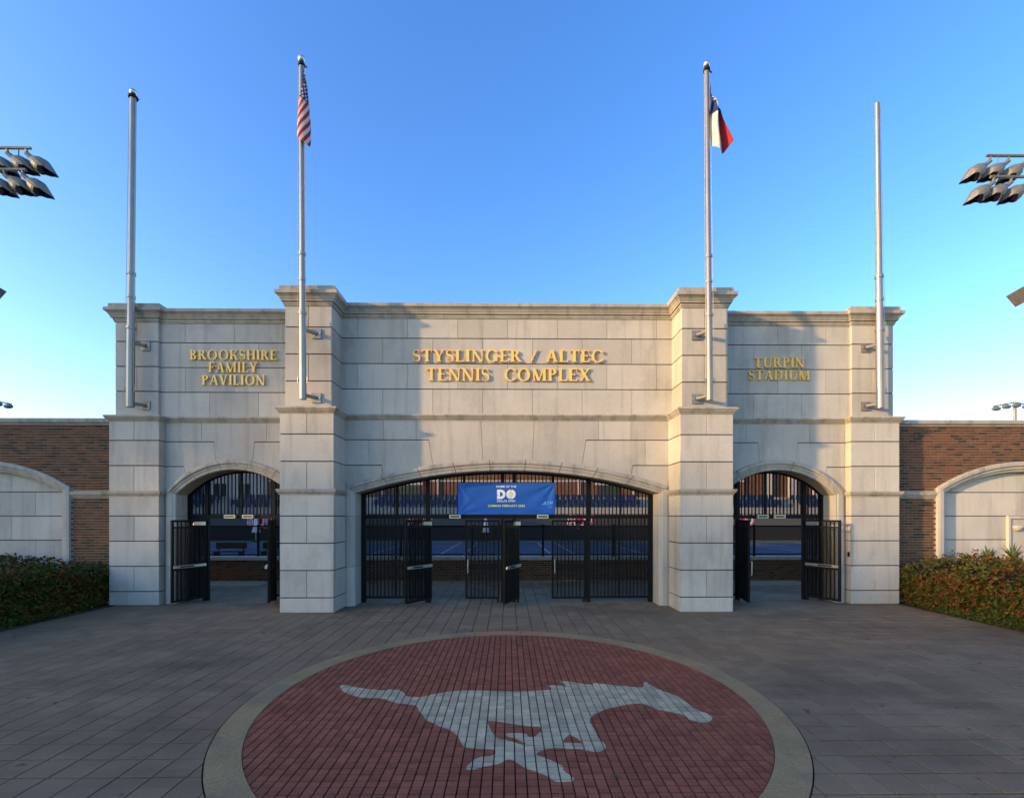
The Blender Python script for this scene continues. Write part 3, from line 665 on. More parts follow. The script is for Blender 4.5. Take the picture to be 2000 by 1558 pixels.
banner_poly([[(-.262, zc-ro), (-.19, zc-ro), (-.19, zc+ro), (-.262, zc+ro)], ring_poly(-.17, zc, ro, .052, -90, 90), [(-.20, zc-ro), (-.16, zc-ro), (-.16, zc-.06), (-.20, zc-.06)], [(-.20, zc+.06), (-.16, zc+.06), (-.16, zc+ro), (-.20, zc+ro)],
             ring_poly(.085, zc, ro, .048, 94, 266), ring_poly(.085, zc, ro, .048, -86, 86)], 'white')
banner_poly([ring_poly(-.043, zc, .014, .001, 0, 359)], 'banner', lift=.004)
banner_poly([ring_poly(.085, zc, .044, .001, 0, 359)], 'lime', lift=.001)
banner_text('DALLAS OPEN', -.035, 2.508, .45, .052, 'white', .015)
banner_text('COMING FEBRUARY 2022', -.03, 2.385, .92, .055, 'lime', .02)
banner_text('ATP', 1.0, 2.435, .27, .085, 'sky_print', .02, .35); banner_text('250', 1.06, 2.36, .11, .045, 'sky_print', .0, .3)
banner_poly([[(.84, 2.425), (.90, 2.445), (.99, 2.475), (.88, 2.452)]], 'sky_print')
for x, z in ((BX0, BZ1), (BX1, BZ1), (BX0, BZ0), (BX1, BZ0)):
    m = MB(); m.tube([(x, 11.36, z), (x, 11.44, z+.02)], .005, 5); m.build('tie', 'rope', bn)

# ------------------------------------------------------------------ side walls of brick with blind arches
def brick_box(mb, x0, x1, y0, y1, z0, z1, mi): mb.box(x0, x1, y0, y1, z0, z1, mi)
bmesh_cache = {}
BL, BH, BG = .2135, .0678, .013
def bricked(parent, x0, x1, zlo, zhi, yf, skip, single_test, limit=300, depth=.03):
    st = MB(); cand = []
    r = 0; z = zlo
    while z+BH-BG < zhi:
        x = x0-(BL/2 if r % 2 else 0)
        while x < x1:
            a, b = max(x, x0), min(x+BL-BG, x1)
            if b-a > .03 and not skip(a, b, z, z+BH-BG): cand.append((a, b, z))
            x += BL
        z += BH; r += 1
    cand.sort(key=lambda c: single_test(*c)); n = 0
    for a, b, z in cand:
        mi = rnd.choices(range(5), (4, 4, 2, 2.2, 1))[0]; pr = rnd.uniform(0, .003)
        if n < limit and abs((b-a)-(BL-BG)) < 1e-4 and single_test(a, b, z) < 90:
            me = bmesh_cache.get(mi)
            if me is None:
                t = MB(); t.box(0, BL-BG, 0, depth, 0, BH-BG); me = bpy.data.meshes.new('brick'); me.from_pydata(t.v, [], t.f); me.materials.append(M['brick%d' % mi]); bmesh_cache[mi] = me
            place('brick', me, parent, (a, yf-pr, z)); n += 1
        else: st.box(a, b, yf-pr, yf+depth, z, z+BH-BG, mi)
    o = st.build('brick_field', ['brick%d' % i for i in range(5)], parent); o['kind'] = 'stuff'
YB = 11.51
for s in (-1, 1):
    side = 'left' if s < 0 else 'right'
    wl = thing('brick_wall', (s*13.5, YB, 0), 'red brick wall with blind stone arch %s' % ('behind the darker hedge on the left' if s < 0 else 'and wall fountain on the sunlit right'), 'wall')
    xa, xb = sorted((s*9.6, s*17.5)); NC = s*13.15
    na, no_ = (1.98, 2.72, 3.28), (2.22, 2.88, 3.54)
    pts = arc_pts(na[0]+.02, na[1], na[2]+.02, 24, NC)
    core = MB(); core.prism([(xa, 0), (NC-na[0]-.02, 0)]+pts+[(NC+na[0]+.02, 0), (xb, 0), (xb, 4.45), (xa, 4.45)], YB+.007, YB+.35)
    core.build('mortar_core', 'mortar', wl)
    zo = lambda x: arc_z(2.10, 2.80, 3.41, x-NC) if abs(x-NC) < 2.10 else -1
    def skip(a, b, z0, z1):
        if 2.62 < z1 and z0 < 2.775: return True
        for x in (a, (a+b)/2, b):
            if abs(x-NC) < 2.10 and z0 < zo(x): return True
        return False
    bricked(wl, xa, xb, .1, 4.44, YB, skip, lambda a, b, z: abs(a-s*10.6) if (1.0 < z and abs(a) < 13) else 99)
    mb = MB(); profile_run(mb, [(xa, YB), (xb, YB)], [(-.02, 4.44), (.02, 4.44), (.03, 4.47), (.07, 4.50), (.08, 4.57), (.06, 4.60), (-.36, 4.61)]); mb.build('coping', 'trim', wl)
    bx('coping_core', 'trim', wl, xa+.01, xb-.01, YB-.01, YB+.36, 4.445, 4.60)
    for e0, e1 in ((s*9.6, NC-s*no_[0]), (NC+s*no_[0], s*17.5)):
        p0, p1 = sorted((e0, e1)); mb = MB(); profile_run(mb, [(p0, YB), (p1, YB)], [(-.02, 2.632), (.012, 2.632), (.02, 2.66), (.045, 2.69), (.055, 2.725), (.055, 2.765), (-.02, 2.77)]); mb.build('stone_band', 'trim', wl)
    # niche
    nb = MB(); nb.box(NC-na[0]-.05, NC+na[0]+.05, YB+.16, YB+.34, 0, 3.30); ni = nb.build('niche_back', 'joint', wl)
    for k in range(6):
        z0 = (0 if k == 0 else Z[k-1])+HJ/2; z1 = Z[k]-HJ/2
        xs = [-1.98, -1.2, 0, 1.2, 1.98] if k % 2 == 0 else [-1.98, -.6, .6, 1.98]
        for a, b in zip(xs, xs[1:]):
            a, b = a+VJ/2, b-VJ/2
            if Z[k] > 2.72:
                pol = [(a, z0), (b, z0)]+[(x, min(z1, arc_z(*na, x)-.003)) for x in [b-(b-a)*i/10 for i in range(11)] if arc_z(*na, x)-.003 > z0+.01]
                if len(pol) < 4: continue
            else: pol = [(a, z0), (b, z0), (b, z1), (a, z1)]
            m = MB(); m.prism([(NC+x, z) for x, z in pol], YB+.135, YB+.17); m.build('stone_block', 'stone', ni)
    n = 30; pi_, po_ = arc_pts(*na, n, NC), arc_pts(*no_, n, NC)
    prof = [(1.0, .02), (1.0, -.06), (.85, -.075), (.60, -.075), (.56, -.04), (.30, -.04), (.26, -.01), (.05, .0), (0, .02), (0, .16)]
    for k in range(5):
        mb = MB(); rows = []
        for i in range(k*6, k*6+7):
            a, b = pi_[i], po_[i]; e = .0012*(1 if i == k*6 else -1 if i == k*6+6 else 0)
            rows.append([(a[0]+(b[0]-a[0])*u+e, YB+dy, a[1]+(b[1]-a[1])*u) for u, dy in prof])
        q = len(prof); mb.add([v for r in rows for v in r], [(i*q+j, i*q+j+1, (i+1)*q+j+1, (i+1)*q+j) for i in range(6) for j in range(q-1)]+[tuple(range(q))[::-1], tuple(6*q+j for j in range(q))])
        mb.build('arch_stone', 'trim', ni)
    for t in (-1, 1):
        for z0, z1 in ((0, Z[1]), (Z[1], na[1]+.02)):
            a, b = na[0], no_[0]; jp = [(b, .03), (b, -.06), (b-.05, -.075), (a+.10, -.075), (a+.08, -.04), (a+.03, -.03), (a, .0), (a, .16)]
            q = len(jp); tp = lambda u: z1-.004 if z1 < 2 else na[1]+(no_[1]-na[1])*(u-a)/(b-a)
            mb = MB(); fs = [(j, j+1, j+1+q, j+q) for j in range(q-1)]+[tuple(range(q))[::-1], tuple(range(q, 2*q))]
            mb.add([(NC+t*u, YB+dy, z0) for u, dy in jp]+[(NC+t*u, YB+dy, tp(u)) for u, dy in jp], fs if t < 0 else [f[::-1] for f in fs]); mb.build('jamb_stone', 'stone', ni)
    if s > 0:
        fo = thing('wall_fountain', (NC, YB+.1, 1.0), 'small framed stone wall fountain in the right blind arch', 'fountain')
        m = MB()
        for a in ((-.26, -.20, .9, 2.16), (.20, .26, .9, 2.16), (-.20, .20, 2.09, 2.16), (-.20, .20, .9, .97)): m.box(NC+a[0], NC+a[1], YB+.07, YB+.136, a[2], a[3])
        m.build('frame', 'stone', fo); bx('panel', 'stone', fo, NC-.20, NC+.20, YB+.105, YB+.1365, .97, 2.09)
        m = MB(); vs = []; n = 12
        for r_, zz in ((.15, 1.90), (.15, 1.87), (.10, 1.80), (.03, 1.765)): vs += [(NC+r_*math.cos(math.pi*i/n), YB+.106-r_*math.sin(math.pi*i/n)*.8, zz) for i in range(n+1)]
        q = n+1; m.add(vs, [(r_*q+i, r_*q+i+1, (r_+1)*q+i+1, (r_+1)*q+i) for r_ in range(3) for i in range(n)]+[tuple(range(q)), tuple(3*q+i for i in range(q))[::-1]]); m.build('basin', 'stone', fo)
bx('intercom', 'black', gate, 8.455-.02, 8.455+.002, 11.16, 11.21, 1.15, 1.27)

# ------------------------------------------------------------------ flagpoles and flags
def flagpole(x, y, yw, lean, zb, ztop, r0, r1, ball, label):
    t = thing('flagpole', (x, y, zb), label, 'flagpole', 'flagpoles bracketed to the piers')
    P = lambda z: (x+lean*(z-zb), y, z)
    m = MB(); zs = [zb, zb+1.9, zb+1.905, zb+3.2, zb+3.205, ztop]; rr = [r0, r0*.97, r0*.90, r0*.85, r0*.80, r1]
    m.tube([P(z) for z in zs], rr, 14); m.build('shaft', 'pole', t, smooth=False)
    for z, k in ((zb+1.86, 1.10), (zb+3.16, 1.0), (zb+2.6, .98)):
        m = MB(); m.tube([P(z), P(z+.07)], r0*k*1.03, 14); m.build('collar', 'pole', t)
    for z in (zb+.10, zb+1.55):
        m = MB(); sx = .14 if x < 0 else -.14
        m.tube([P(z), (x+sx*1.3, yw-.04, z)], .042, 10); m.build('bracket_arm', 'pole', t)
        bx('bracket_plate', 'pole', t, x+sx*1.3-.105, x+sx*1.3+.105, yw-.03, yw+.002, z-.11, z+.11)
        for q in (-1, 1):
            m = MB(); m.tube([(x+sx*1.3+q*.08, yw-.045, z), (x+sx*1.3+q*.08, yw-.02, z)], .014, 6); m.build('bolt', 'silver', t)
    if ball:
        m = MB(); n = 12; zc = ztop+.12; pts = [(P(ztop)[0], y, zc-.075*math.cos(math.pi*i/n)) for i in range(n+1)]
        m.tube(pts, [max(.075*math.sin(math.pi*i/n), .002) for i in range(n+1)], 16); m.build('finial_ball', 'silver', t, smooth=True)
        m = MB(); m.tube([P(ztop-.01), P(ztop+.06)], [.035, .02], 10); m.build('finial_stem', 'pole', t)
        m = MB(); m.tube([P(ztop-.03), P(ztop+.02)], r1*1.5, 10); m.tube([(P(ztop)[0]+r1, y, ztop), (P(ztop)[0]+r1+.07, y, ztop-.06)], .014, 6); m.build('truck_pulley', 'black', t)
    m = MB(); top = P(ztop-.02)
    for o_ in (1, -1): m.tube([(x+o_*(r0+.012), y-.03, zb+.45), (x+lean*2+o_*(r0+.016), y-.04, zb+1.6), (top[0]+o_*(r1+.012), y-.02, top[2])], .005, 5)
    m.build('halyard', 'rope', t)
    for o_ in (-1, 1):
        m = MB(); zz = zb+.42
        m.tube([(x+o_*(r0-.005), y-.01, zz), (x+o_*(r0+.03), y-.03, zz)], .01, 6); m.tube([(x+o_*(r0+.03), y-.03, zz-.07), (x+o_*(r0+.03), y-.03, zz+.07)], .009, 6); m.build('cleat', 'pole', t)
    return t
flagpole(-9.03, 10.98, YO+.115, .0095, 4.76, 12.17, .086, .066, True, 'thick bare metal flagpole on the far left outer pier')
flagpole(-4.50, 10.06, YP+.12, -.0045, 4.72, 12.08, .072, .048, True, 'metal flagpole carrying the striped flag on the left middle pier')
flagpole(4.485, 10.06, YP+.12, -.009, 4.72, 12.05, .072, .048, True, 'metal flagpole carrying the red, white and navy flag')
flagpole(9.07, 10.98, YO+.115, -.0115, 4.78, 12.18, .085, .050, False, 'bare metal flagpole without a finial on the far right pier')
def flag(name, x, y, z0, H, L, colour, mats, xf, label):
    t = thing(name, (x, y, z0), label, 'flag'); nu, nv = 60, 52; vs = []; fs = []; mi = []
    for j in range(nv+1):
        for i in range(nu+1):
            u, v = i/nu, j/nv; b = min(u*4, 1); b = b*b*(3-2*b); dx, dy, dz = xf(u, v, b)
            vs.append((x+dx, y+dy, z0+dz))
    for j in range(nv):
        for i in range(nu):
            fs.append((j*(nu+1)+i, (j+1)*(nu+1)+i, (j+1)*(nu+1)+i+1, j*(nu+1)+i+1)); mi.append(colour((i+.5)/nu, (j+.5)/nv))
    m = MB(); m.v = vs; m.f = fs; m.m = mi; o = m.build('cloth', mats, t, smooth=True)
    sd = o.modifiers.new('thickness', 'SOLIDIFY'); sd.thickness = .002
def us(u, v):
    if u < .46 and v < 7/13:
        a = u/.46*11; c = v*13/7*9; r_, q = int(c), int(a)
        if (r_+q) % 2 == 0 and 0 < q < 11 and math.hypot(a-q-.5, (c-r_-.5)) < .42: return 1
        return 2
    return 0 if int(v*13) % 2 == 0 else 1
def drape_us(u, v, b):
    H, L = .95, 1.5; t = .80*u*L+.42*v*H+.10*u; s = .6*u*L-.8*v*H
    z = -((1-b)*v*H+b*t); k = b*(.35+.65*min(t/1.2, 1))
    return (.055+k*(.13*math.sin(s*8.2+.9)+.02), k*.07*math.cos(s*8.2+.4)-.05, z)
def tx(u, v): 
    if u < .44:
        p = ((u-.25)*1.3, v-.5); a = math.atan2(p[0], -p[1]); r_ = math.hypot(*p)
        return 1 if r_ < .10+.06*math.cos(5*a) else 2
    return 1 if v < .5 else 0
def drape_tx(u, v, b):
    b = min(u*2.6, 1); b = b*b*(3-2*b); H, L = .95, 1.5; z = -((1-b)*v*H*.8+b*(u*L*(.90+.10*math.sin(v*4))+.10*v*H))
    return (.05+b*(.02+(.10+.34*u)*v+.02*math.sin(u*8)), -.05+b*(.09*math.sin(v*8+u*2.5)), z)
flag('national_flag', -4.53, 10.06, 11.93, .95, 1.5, us, ['cloth_red', 'cloth_white', 'cloth_blue'], drape_us, 'red and white striped flag with starred navy canton hanging limp')
flag('state_flag', 4.43, 10.06, 11.72, .95, 1.5, tx, ['cloth_red', 'cloth_white', 'cloth_blue'], drape_tx, 'navy, white and red flag with lone star hanging limp on its pole')

# ------------------------------------------------------------------ floodlights
def fixture(parent, p, aim, size):
    d = Vector(aim).normalized(); p = Vector(p); up = Vector((0, 0, 1)); side = d.cross(up).normalized(); upv = side.cross(d)
    sect = [(0, .07, .07), (.18, .08, .08), (.24, .13, .13), (.36, .22, .22), (.52, .27, .26), (.60, .28, .26)]
    m = MB(); n = 14; rows = []
    for a, rx, rz in sect: rows.append([p+d*(a*size)+(side*math.cos(2*math.pi*k/n)*rx+upv*math.sin(2*math.pi*k/n)*rz)*size for k in range(n)])
    hood = []                                     # visor: upper half runs further forward to a point
    for k in range(n):
        s_ = math.sin(2*math.pi*k/n); ext = .60+.36*max(s_+.25, 0)**.8; wd = .28*(1-.45*max(s_, 0)*0-.0)
        hood.append(p+d*(ext*size)+(side*math.cos(2*math.pi*k/n)*wd*(.62 if s_ > .2 else 1)+upv*(s_*.22-.10*max(s_+.25, 0))*1.0)*size)
    rows.append(hood); vs = [tuple(v) for r_ in rows for v in r_]
    m.add(vs, [(i*n+k, i*n+(k+1) % n, (i+1)*n+(k+1) % n, (i+1)*n+k) for i in range(len(rows)-1) for k in range(n)]+[tuple(range(n))[::-1]])
    o = m.build('housing', 'lamp', parent)
    m = MB(); m.add([tuple(p+d*(.575*size)+(side*math.cos(2*math.pi*k/n)*.27+upv*math.sin(2*math.pi*k/n)*.25)*size) for k in range(n)], [tuple(range(n))]); m.build('lens', 'lens', o)
    m = MB(); m.tube([p+d*(.08*size), p+up*(.16*size)-d*(.02*size)], .035*size, 8); m.build('mount', 'lamp', o)
for s in (-1, 1):
    sd = 'left' if s < 0 else 'right'
    q_ = .38 if s > 0 else .0
    t = thing('floodlight_mast', (s*17.6, 15, 0), 'cluster of court floodlights on crossbars at the upper %s edge' % sd, 'floodlight', 'floodlight clusters on masts')
    m = MB(); m.tube([(s*17.6, 15, 0), (s*17.6, 15, 14.6)], [.16, .09], 12); m.build('mast', 'lamp', t)
    for z, xe in ((14.15, 15.55+q_), (13.45, 15.7+q_)):
        m = MB(); m.tube([(s*19.2, 15, z), (s*xe, 15, z)], .045, 8); m.build('crossbar', 'lamp', t)
    m = MB(); m.tube([(s*(15.95+q_), 15, 13.45), (s*(15.95+q_), 15, 14.15)], .02, 6); m.build('tie_rod', 'lamp', t)
    for x, z in ((15.70, 14.15), (16.32, 14.15), (16.94, 14.15), (15.82, 13.45), (16.42, 13.45), (17.0, 13.45)):
        fixture(t, (s*(x+q_), 15.0, z-.16), (-s*(.74+.08*math.sin(x*7)), .30, -.58+.07*math.sin(x*11+z)), .95)
    m = MB(); zz = 9.75; zx = 17.02 if s < 0 else 17.3; m.tube([(s*17.6, 15, zz+.15), (s*zx, 15, zz+.15)], .04, 8); m.build('lower_arm', 'lamp', t)
    m = MB(); c = Vector((s*(zx-.03), 15, zz-.16)); ax = Vector((-s*.8, .2, -.55)).normalized(); sd_ = ax.cross(Vector((0, 0, 1))).normalized(); u_ = sd_.cross(ax)
    vs = [tuple(c+ax*a+sd_*b*w_+u_*e*h_) for a, w_, h_ in ((-.22, .20, .12), (.22, .34, .24)) for b, e in ((-1, -1), (1, -1), (1, 1), (-1, 1))]
    m.add(vs, [(3, 2, 1, 0), (4, 5, 6, 7), (0, 1, 5, 4), (1, 2, 6, 5), (2, 3, 7, 6), (3, 0, 4, 7)]); o = m.build('box_floodlight', 'lamp', t)
    m = MB(); m.tube([(s*zx, 15, zz+.15), tuple(c)], .04, 6); m.build('yoke', 'lamp', o)
    # far lamps
    fx = s*37.2
    t = thing('far_light_mast', (fx, 33, 0), 'small distant lamp mast rising behind the %s brick wall' % sd, 'floodlight', 'distant lamp masts')
    m = MB(); m.tube([(fx, 33, 0), (fx, 33, 10.5)], [.14, .09], 10); m.build('mast', 'lamp', t)
    m = MB(); m.tube([(fx-1.6, 33, 10.2), (fx, 33, 10.5), (fx+1.6, 33, 10.2)], .05, 6); m.build('crossbar', 'lamp', t)
    for k in (-1.5, -.75, 0, .75, 1.5):
        m = MB(); zc = 10.05+(.14 if abs(k) < 1 else 0)+(.1 if k == 0 else 0); n = 8
        m.tube([(fx+k+.33*math.cos(math.pi*i/n)*-1, 32.9, zc-.04*math.sin(math.pi*i/n)) for i in range(n+1)], [max(.02, .17*math.sin(math.pi*i/n)) for i in range(n+1)], 10); o = m.build('lamp_head', 'lamp', t)
        m = MB(); m.tube([(fx+k, 32.95, zc+.08), (fx+k, 33, 10.26 if abs(k) > 1 else 10.45)], .03, 6); m.build('hanger', 'lamp', o)

# ------------------------------------------------------------------ inner court: low wall, fence, court, stands, building
lw = thing('low_brick_wall', (0, 15.35, 0), 'low brick wall with stone cap seen through the gates', 'wall')
bx('mortar_core', 'mortar', lw, -14, 14, 15.297, 15.55, -.05, .69)
bricked(lw, -10.5, 10.5, .01, .69, 15.29, lambda a, b, z0, z1: False, lambda a, b, z: abs(a) if abs(a) < 2.4 else (abs(abs(a)-6.8) if 5.6 < abs(a) < 8 else 99))
for k in range(-9, 9):
    bx('cap_stone', 'stone', lw, k*1.5+.004, k*1.5+1.496, 15.24, 15.60, .69, .80)
cf = thing('chain_link_fence', (0, 15.42, .8), 'black chain link fence standing on the low brick wall', 'fence')
for x in [-13.2+2.4*k for k in range(12)]:
    m = MB(); m.tube([(x, 15.42, .79), (x, 15.42, 1.88)], .04, 8); m.build('post', 'black', cf)
for z in (1.82, .86):
    m = MB(); m.tube([(-13.4, 15.42, z), (13.4, 15.42, z)], .025, 6); m.build('rail', 'black', cf)
m = MB(); r_ = .0028
for k in range(-200, 200):
    x = k*.068
    for sg in (1, -1):
        a = Vector((x, 15.42+.004*sg, .84)); b = Vector((x+sg*.97, 15.42+.004*sg, 1.81))
        if min(a.x, b.x) < -13.2 or max(a.x, b.x) > 13.2: continue
        n = Vector((-(b.z-a.z), 0, b.x-a.x)).normalized()*r_; yv = Vector((0, r_, 0))
        m.add([tuple(p) for p in (a-n-yv, a+n-yv, a+n+yv, a-n+yv, b-n-yv, b+n-yv, b+n+yv, b-n+yv)], [(0,1,5,4),(1,2,6,5),(2,3,7,6),(3,0,4,7)])
o = m.build('chain_link', 'black', cf); o['kind'] = 'stuff'
sheet('court_surround', -70, 70, 15.7, 42, -.06, 'green'); sheet('tennis_court', -60, 60, 17, 38.5, -.05, 'court')
m = MB()
for cx in (-24, -8, 8, 24):
    for x in (-5.5, -4.1, 4.1, 5.5, 0): m.box(cx+x-.04, cx+x+.04, 19, 37.8, -.046, -.042)
    for y in (19, 24, 34, 37.8): m.box(cx-5.5, cx+5.5, y-.05, y+.05, -.0415, -.038)
o = m.build('court_lines', 'line'); o['kind'] = 'structure'
bw = thing('court_back_wall', (0, 42.2, 0), 'dark windscreen wall with grey upper panel at the end of the courts', 'wall')
bx('windscreen', 'screen', bw, -60, 60, 42.1, 42.3, -.09, 1.25); bx('upper_panel', 'board', bw, -60, 60, 42.05, 42.3, 1.25, 2.36)
for k, xs in enumerate((-22.7, -8.15, 6.75, 21.7)):
    q = thing('letter_sign', (xs, 42, 1.4), 'crimson block letters outlined in white %s on the court back wall' % ('seen through the left arch', 'left of the banner', 'right of the banner', 'seen through the right arch')[k], 'sign')
    vs, fs = text_mesh('SMU', 1.2, .0, 0, 1.05); x0, x1 = min(v[0] for v in vs), max(v[0] for v in vs)
    for nm, off, yy, mt in (('outline', .055, 42.03, 'white'), ('letters', .012, 42.0, 'crimson')):
        v2, f2 = text_mesh('SMU', 1.2, off, 0, 1.08); mb = MB(); mb.add([(xs+v[0]*1.0, yy, 1.40+v[1]*1.02) for v in v2], f2); mb.build(nm, mt, q)
    mb = MB(); n = 24
    for i in range(n):
        a, b = -.75+1.5*i/n, -.75+1.5*(i+1)/n; f_ = lambda x: 1.14+.07*math.sin(x*9)
        mb.add([(xs+a, 42.02, f_(a)-.08), (xs+b, 42.02, f_(b)-.08), (xs+b, 42.02, f_(b)+.08), (xs+a, 42.02, f_(a)+.08)], [(0, 1, 2, 3)])
    mb.build('script_ribbon', 'crimson', q)
st = thing('grandstand', (0, 45, 0), 'pale concrete grandstand risers behind the courts', 'grandstand')
bx('front_wall', 'concrete', st, -60, 60, 43.0, 43.2, 0, 3.0); bx('riser', 'concrete', st, -60, 60, 43.2, 44.6, 0, 2.9); bx('riser', 'concrete', st, -60, 60, 44.6, 46.2, 0, 3.45); bx('riser', 'concrete', st, -60, 60, 46.2, 49.5, 0, 4.1)
sm = MB(); sm.box(-.22, .22, -.02, .40, .38, .43); sm.box(-.22, .22, .36, .42, .43, .86); sm.box(-.06, .06, .1, .3, 0, .38)
sme = bpy.data.meshes.new('stadium_seat'); sme.from_pydata(sm.v, [], sm.f); sme.materials.append(M['seat'])
for row, (y, z) in enumerate(((43.6, 2.9), (45.0, 3.45))):
    for k in range(-58, 59):
        x = k*.55
        if 17.6 < abs(x) < 19.6 or abs(abs(x)-27.6) < .7 or abs(x) > 32: continue
        if 13.2 < abs(x) < 17.6 : continue
        o = place('stadium_seat', sme, None, (x, y, z))
        blk = 'middle block' if abs(x) < 14 else ('left block' if x < 0 else 'right block')
        tag(o, 'blue plastic stadium seat in the %s row, %s of the far stand' % ('lower' if row == 0 else 'upper', blk), 'seat', 'blue seats, %s row, %s' % ('lower' if row == 0 else 'upper', blk))
bd = thing('brick_pavilion', (0, 50, 0), 'long brick pavilion with white bands behind the blue seats', 'building')
bx('wall', 'far_brick', bd, -26, 26, 49.6, 56, 0, 8.2); bx('white_band', 'wall_white', bd, -26, 26, 49.5, 49.62, 5.9, 6.1); bx('roof_edge', 'wall_white', bd, -26.2, 26.2, 49.3, 56, 8.2, 8.5)
for x in (-10.6, 10.9):
    o = bx('opening', 'glass', bd, x-1.1, x+1.1, 49.52, 49.65, 4.1, 5.55); bx('opening_header', 'wall_white', o, x-1.4, x+1.4, 49.45, 49.6, 5.55, 5.8)
for x in (-7.5, 7.8, -13.5, 13.8): bx('downpipe', 'wall_white', bd, x-.12, x+.12, 49.4, 49.6, 4.1, 8.2)
for s in (-1, 1):
    wb = thing('white_pavilion', (s*34, 50, 0), 'white rendered pavilion end seen through the %s arch' % ('left' if s < 0 else 'right'), 'building')
    a, b = sorted((s*26.2, s*46)); bx('wall', 'wall_white' if s < 0 else 'far_brick', wb, a, b, 49.8, 56, 0, 7.6)
    for x in (28.6, 31.2, 33.8):
        if s < 0:
            o = bx('window', 'glass', wb, s*x-.6, s*x+.6, 49.74, 49.85, 4.3, 5.7); bx('frame', 'wall_white', o, s*x-.04, s*x+.04, 49.70, 49.76, 4.3, 5.7)
        else: bx('pillar', 'wall_white', wb, s*x-.35, s*x+.35, 49.4, 49.9, 0, 7.6)
def umbrella(x, y, label):
    t = thing('folded_umbrella', (x, y, -.05), label, 'umbrella', 'folded white umbrellas by the court')
    m = MB(); m.tube([(x, y, -.06), (x, y, 2.25)], .03, 8); m.build('pole', 'silver', t)
    m = MB(); n = 10; vs = []
    for z, r_ in ((.75, .30), (1.1, .22), (1.6, .13), (2.0, .09), (2.2, .02)): vs += [(x+r_*(1+.25*(k % 2))*math.cos(2*math.pi*k/n), y+r_*(1+.25*(k % 2))*math.sin(2*math.pi*k/n), z) for k in range(n)]
    m.add(vs, [(i*n+k, i*n+(k+1) % n, (i+1)*n+(k+1) % n, (i+1)*n+k) for i in range(4) for k in range(n)]); m.build('canopy', 'cloth_white', t)
    bx('base', 'black', t, x-.25, x+.25, y-.25, y+.25, -.06, .02)
umbrella(-22.0, 40, 'folded white umbrella seen through the left arch'); umbrella(-1.9, 40, 'folded white umbrella behind the closed middle gate leaf')
def bench(x, y, label):
    t = thing('court_bench', (x, y, -.05), label, 'bench', 'dark benches beside the courts')
    bx('seat', 'black', t, x-.75, x+.75, y-.2, y+.2, .40, .45); bx('backrest', 'black', t, x-.75, x+.75, y+.2, y+.25, .55, .85)
    for q in (-.6, .6): bx('leg', 'black', t, x+q-.03, x+q+.03, y-.2, y+.25, -.06, .40); bx('back_post', 'black', t, x+q-.02, x+q+.02, y+.2, y+.24, .40, .85)
bench(-13.7, 22.5, 'dark bench at the left of the left arch view'); bench(-11.4, 22.5, 'dark bench below the folded umbrella in the left arch'); bench(11.2, 22.5, 'dark bench seen through the right arch')
for x0, x1 in ((-9.6, -7.75), (7.6, 9.6)):
    gv = bx('gravel_strip', 'gravel', None, x0, x1, 14.2, 15.2, -.02, .006); gv['kind'] = 'structure'

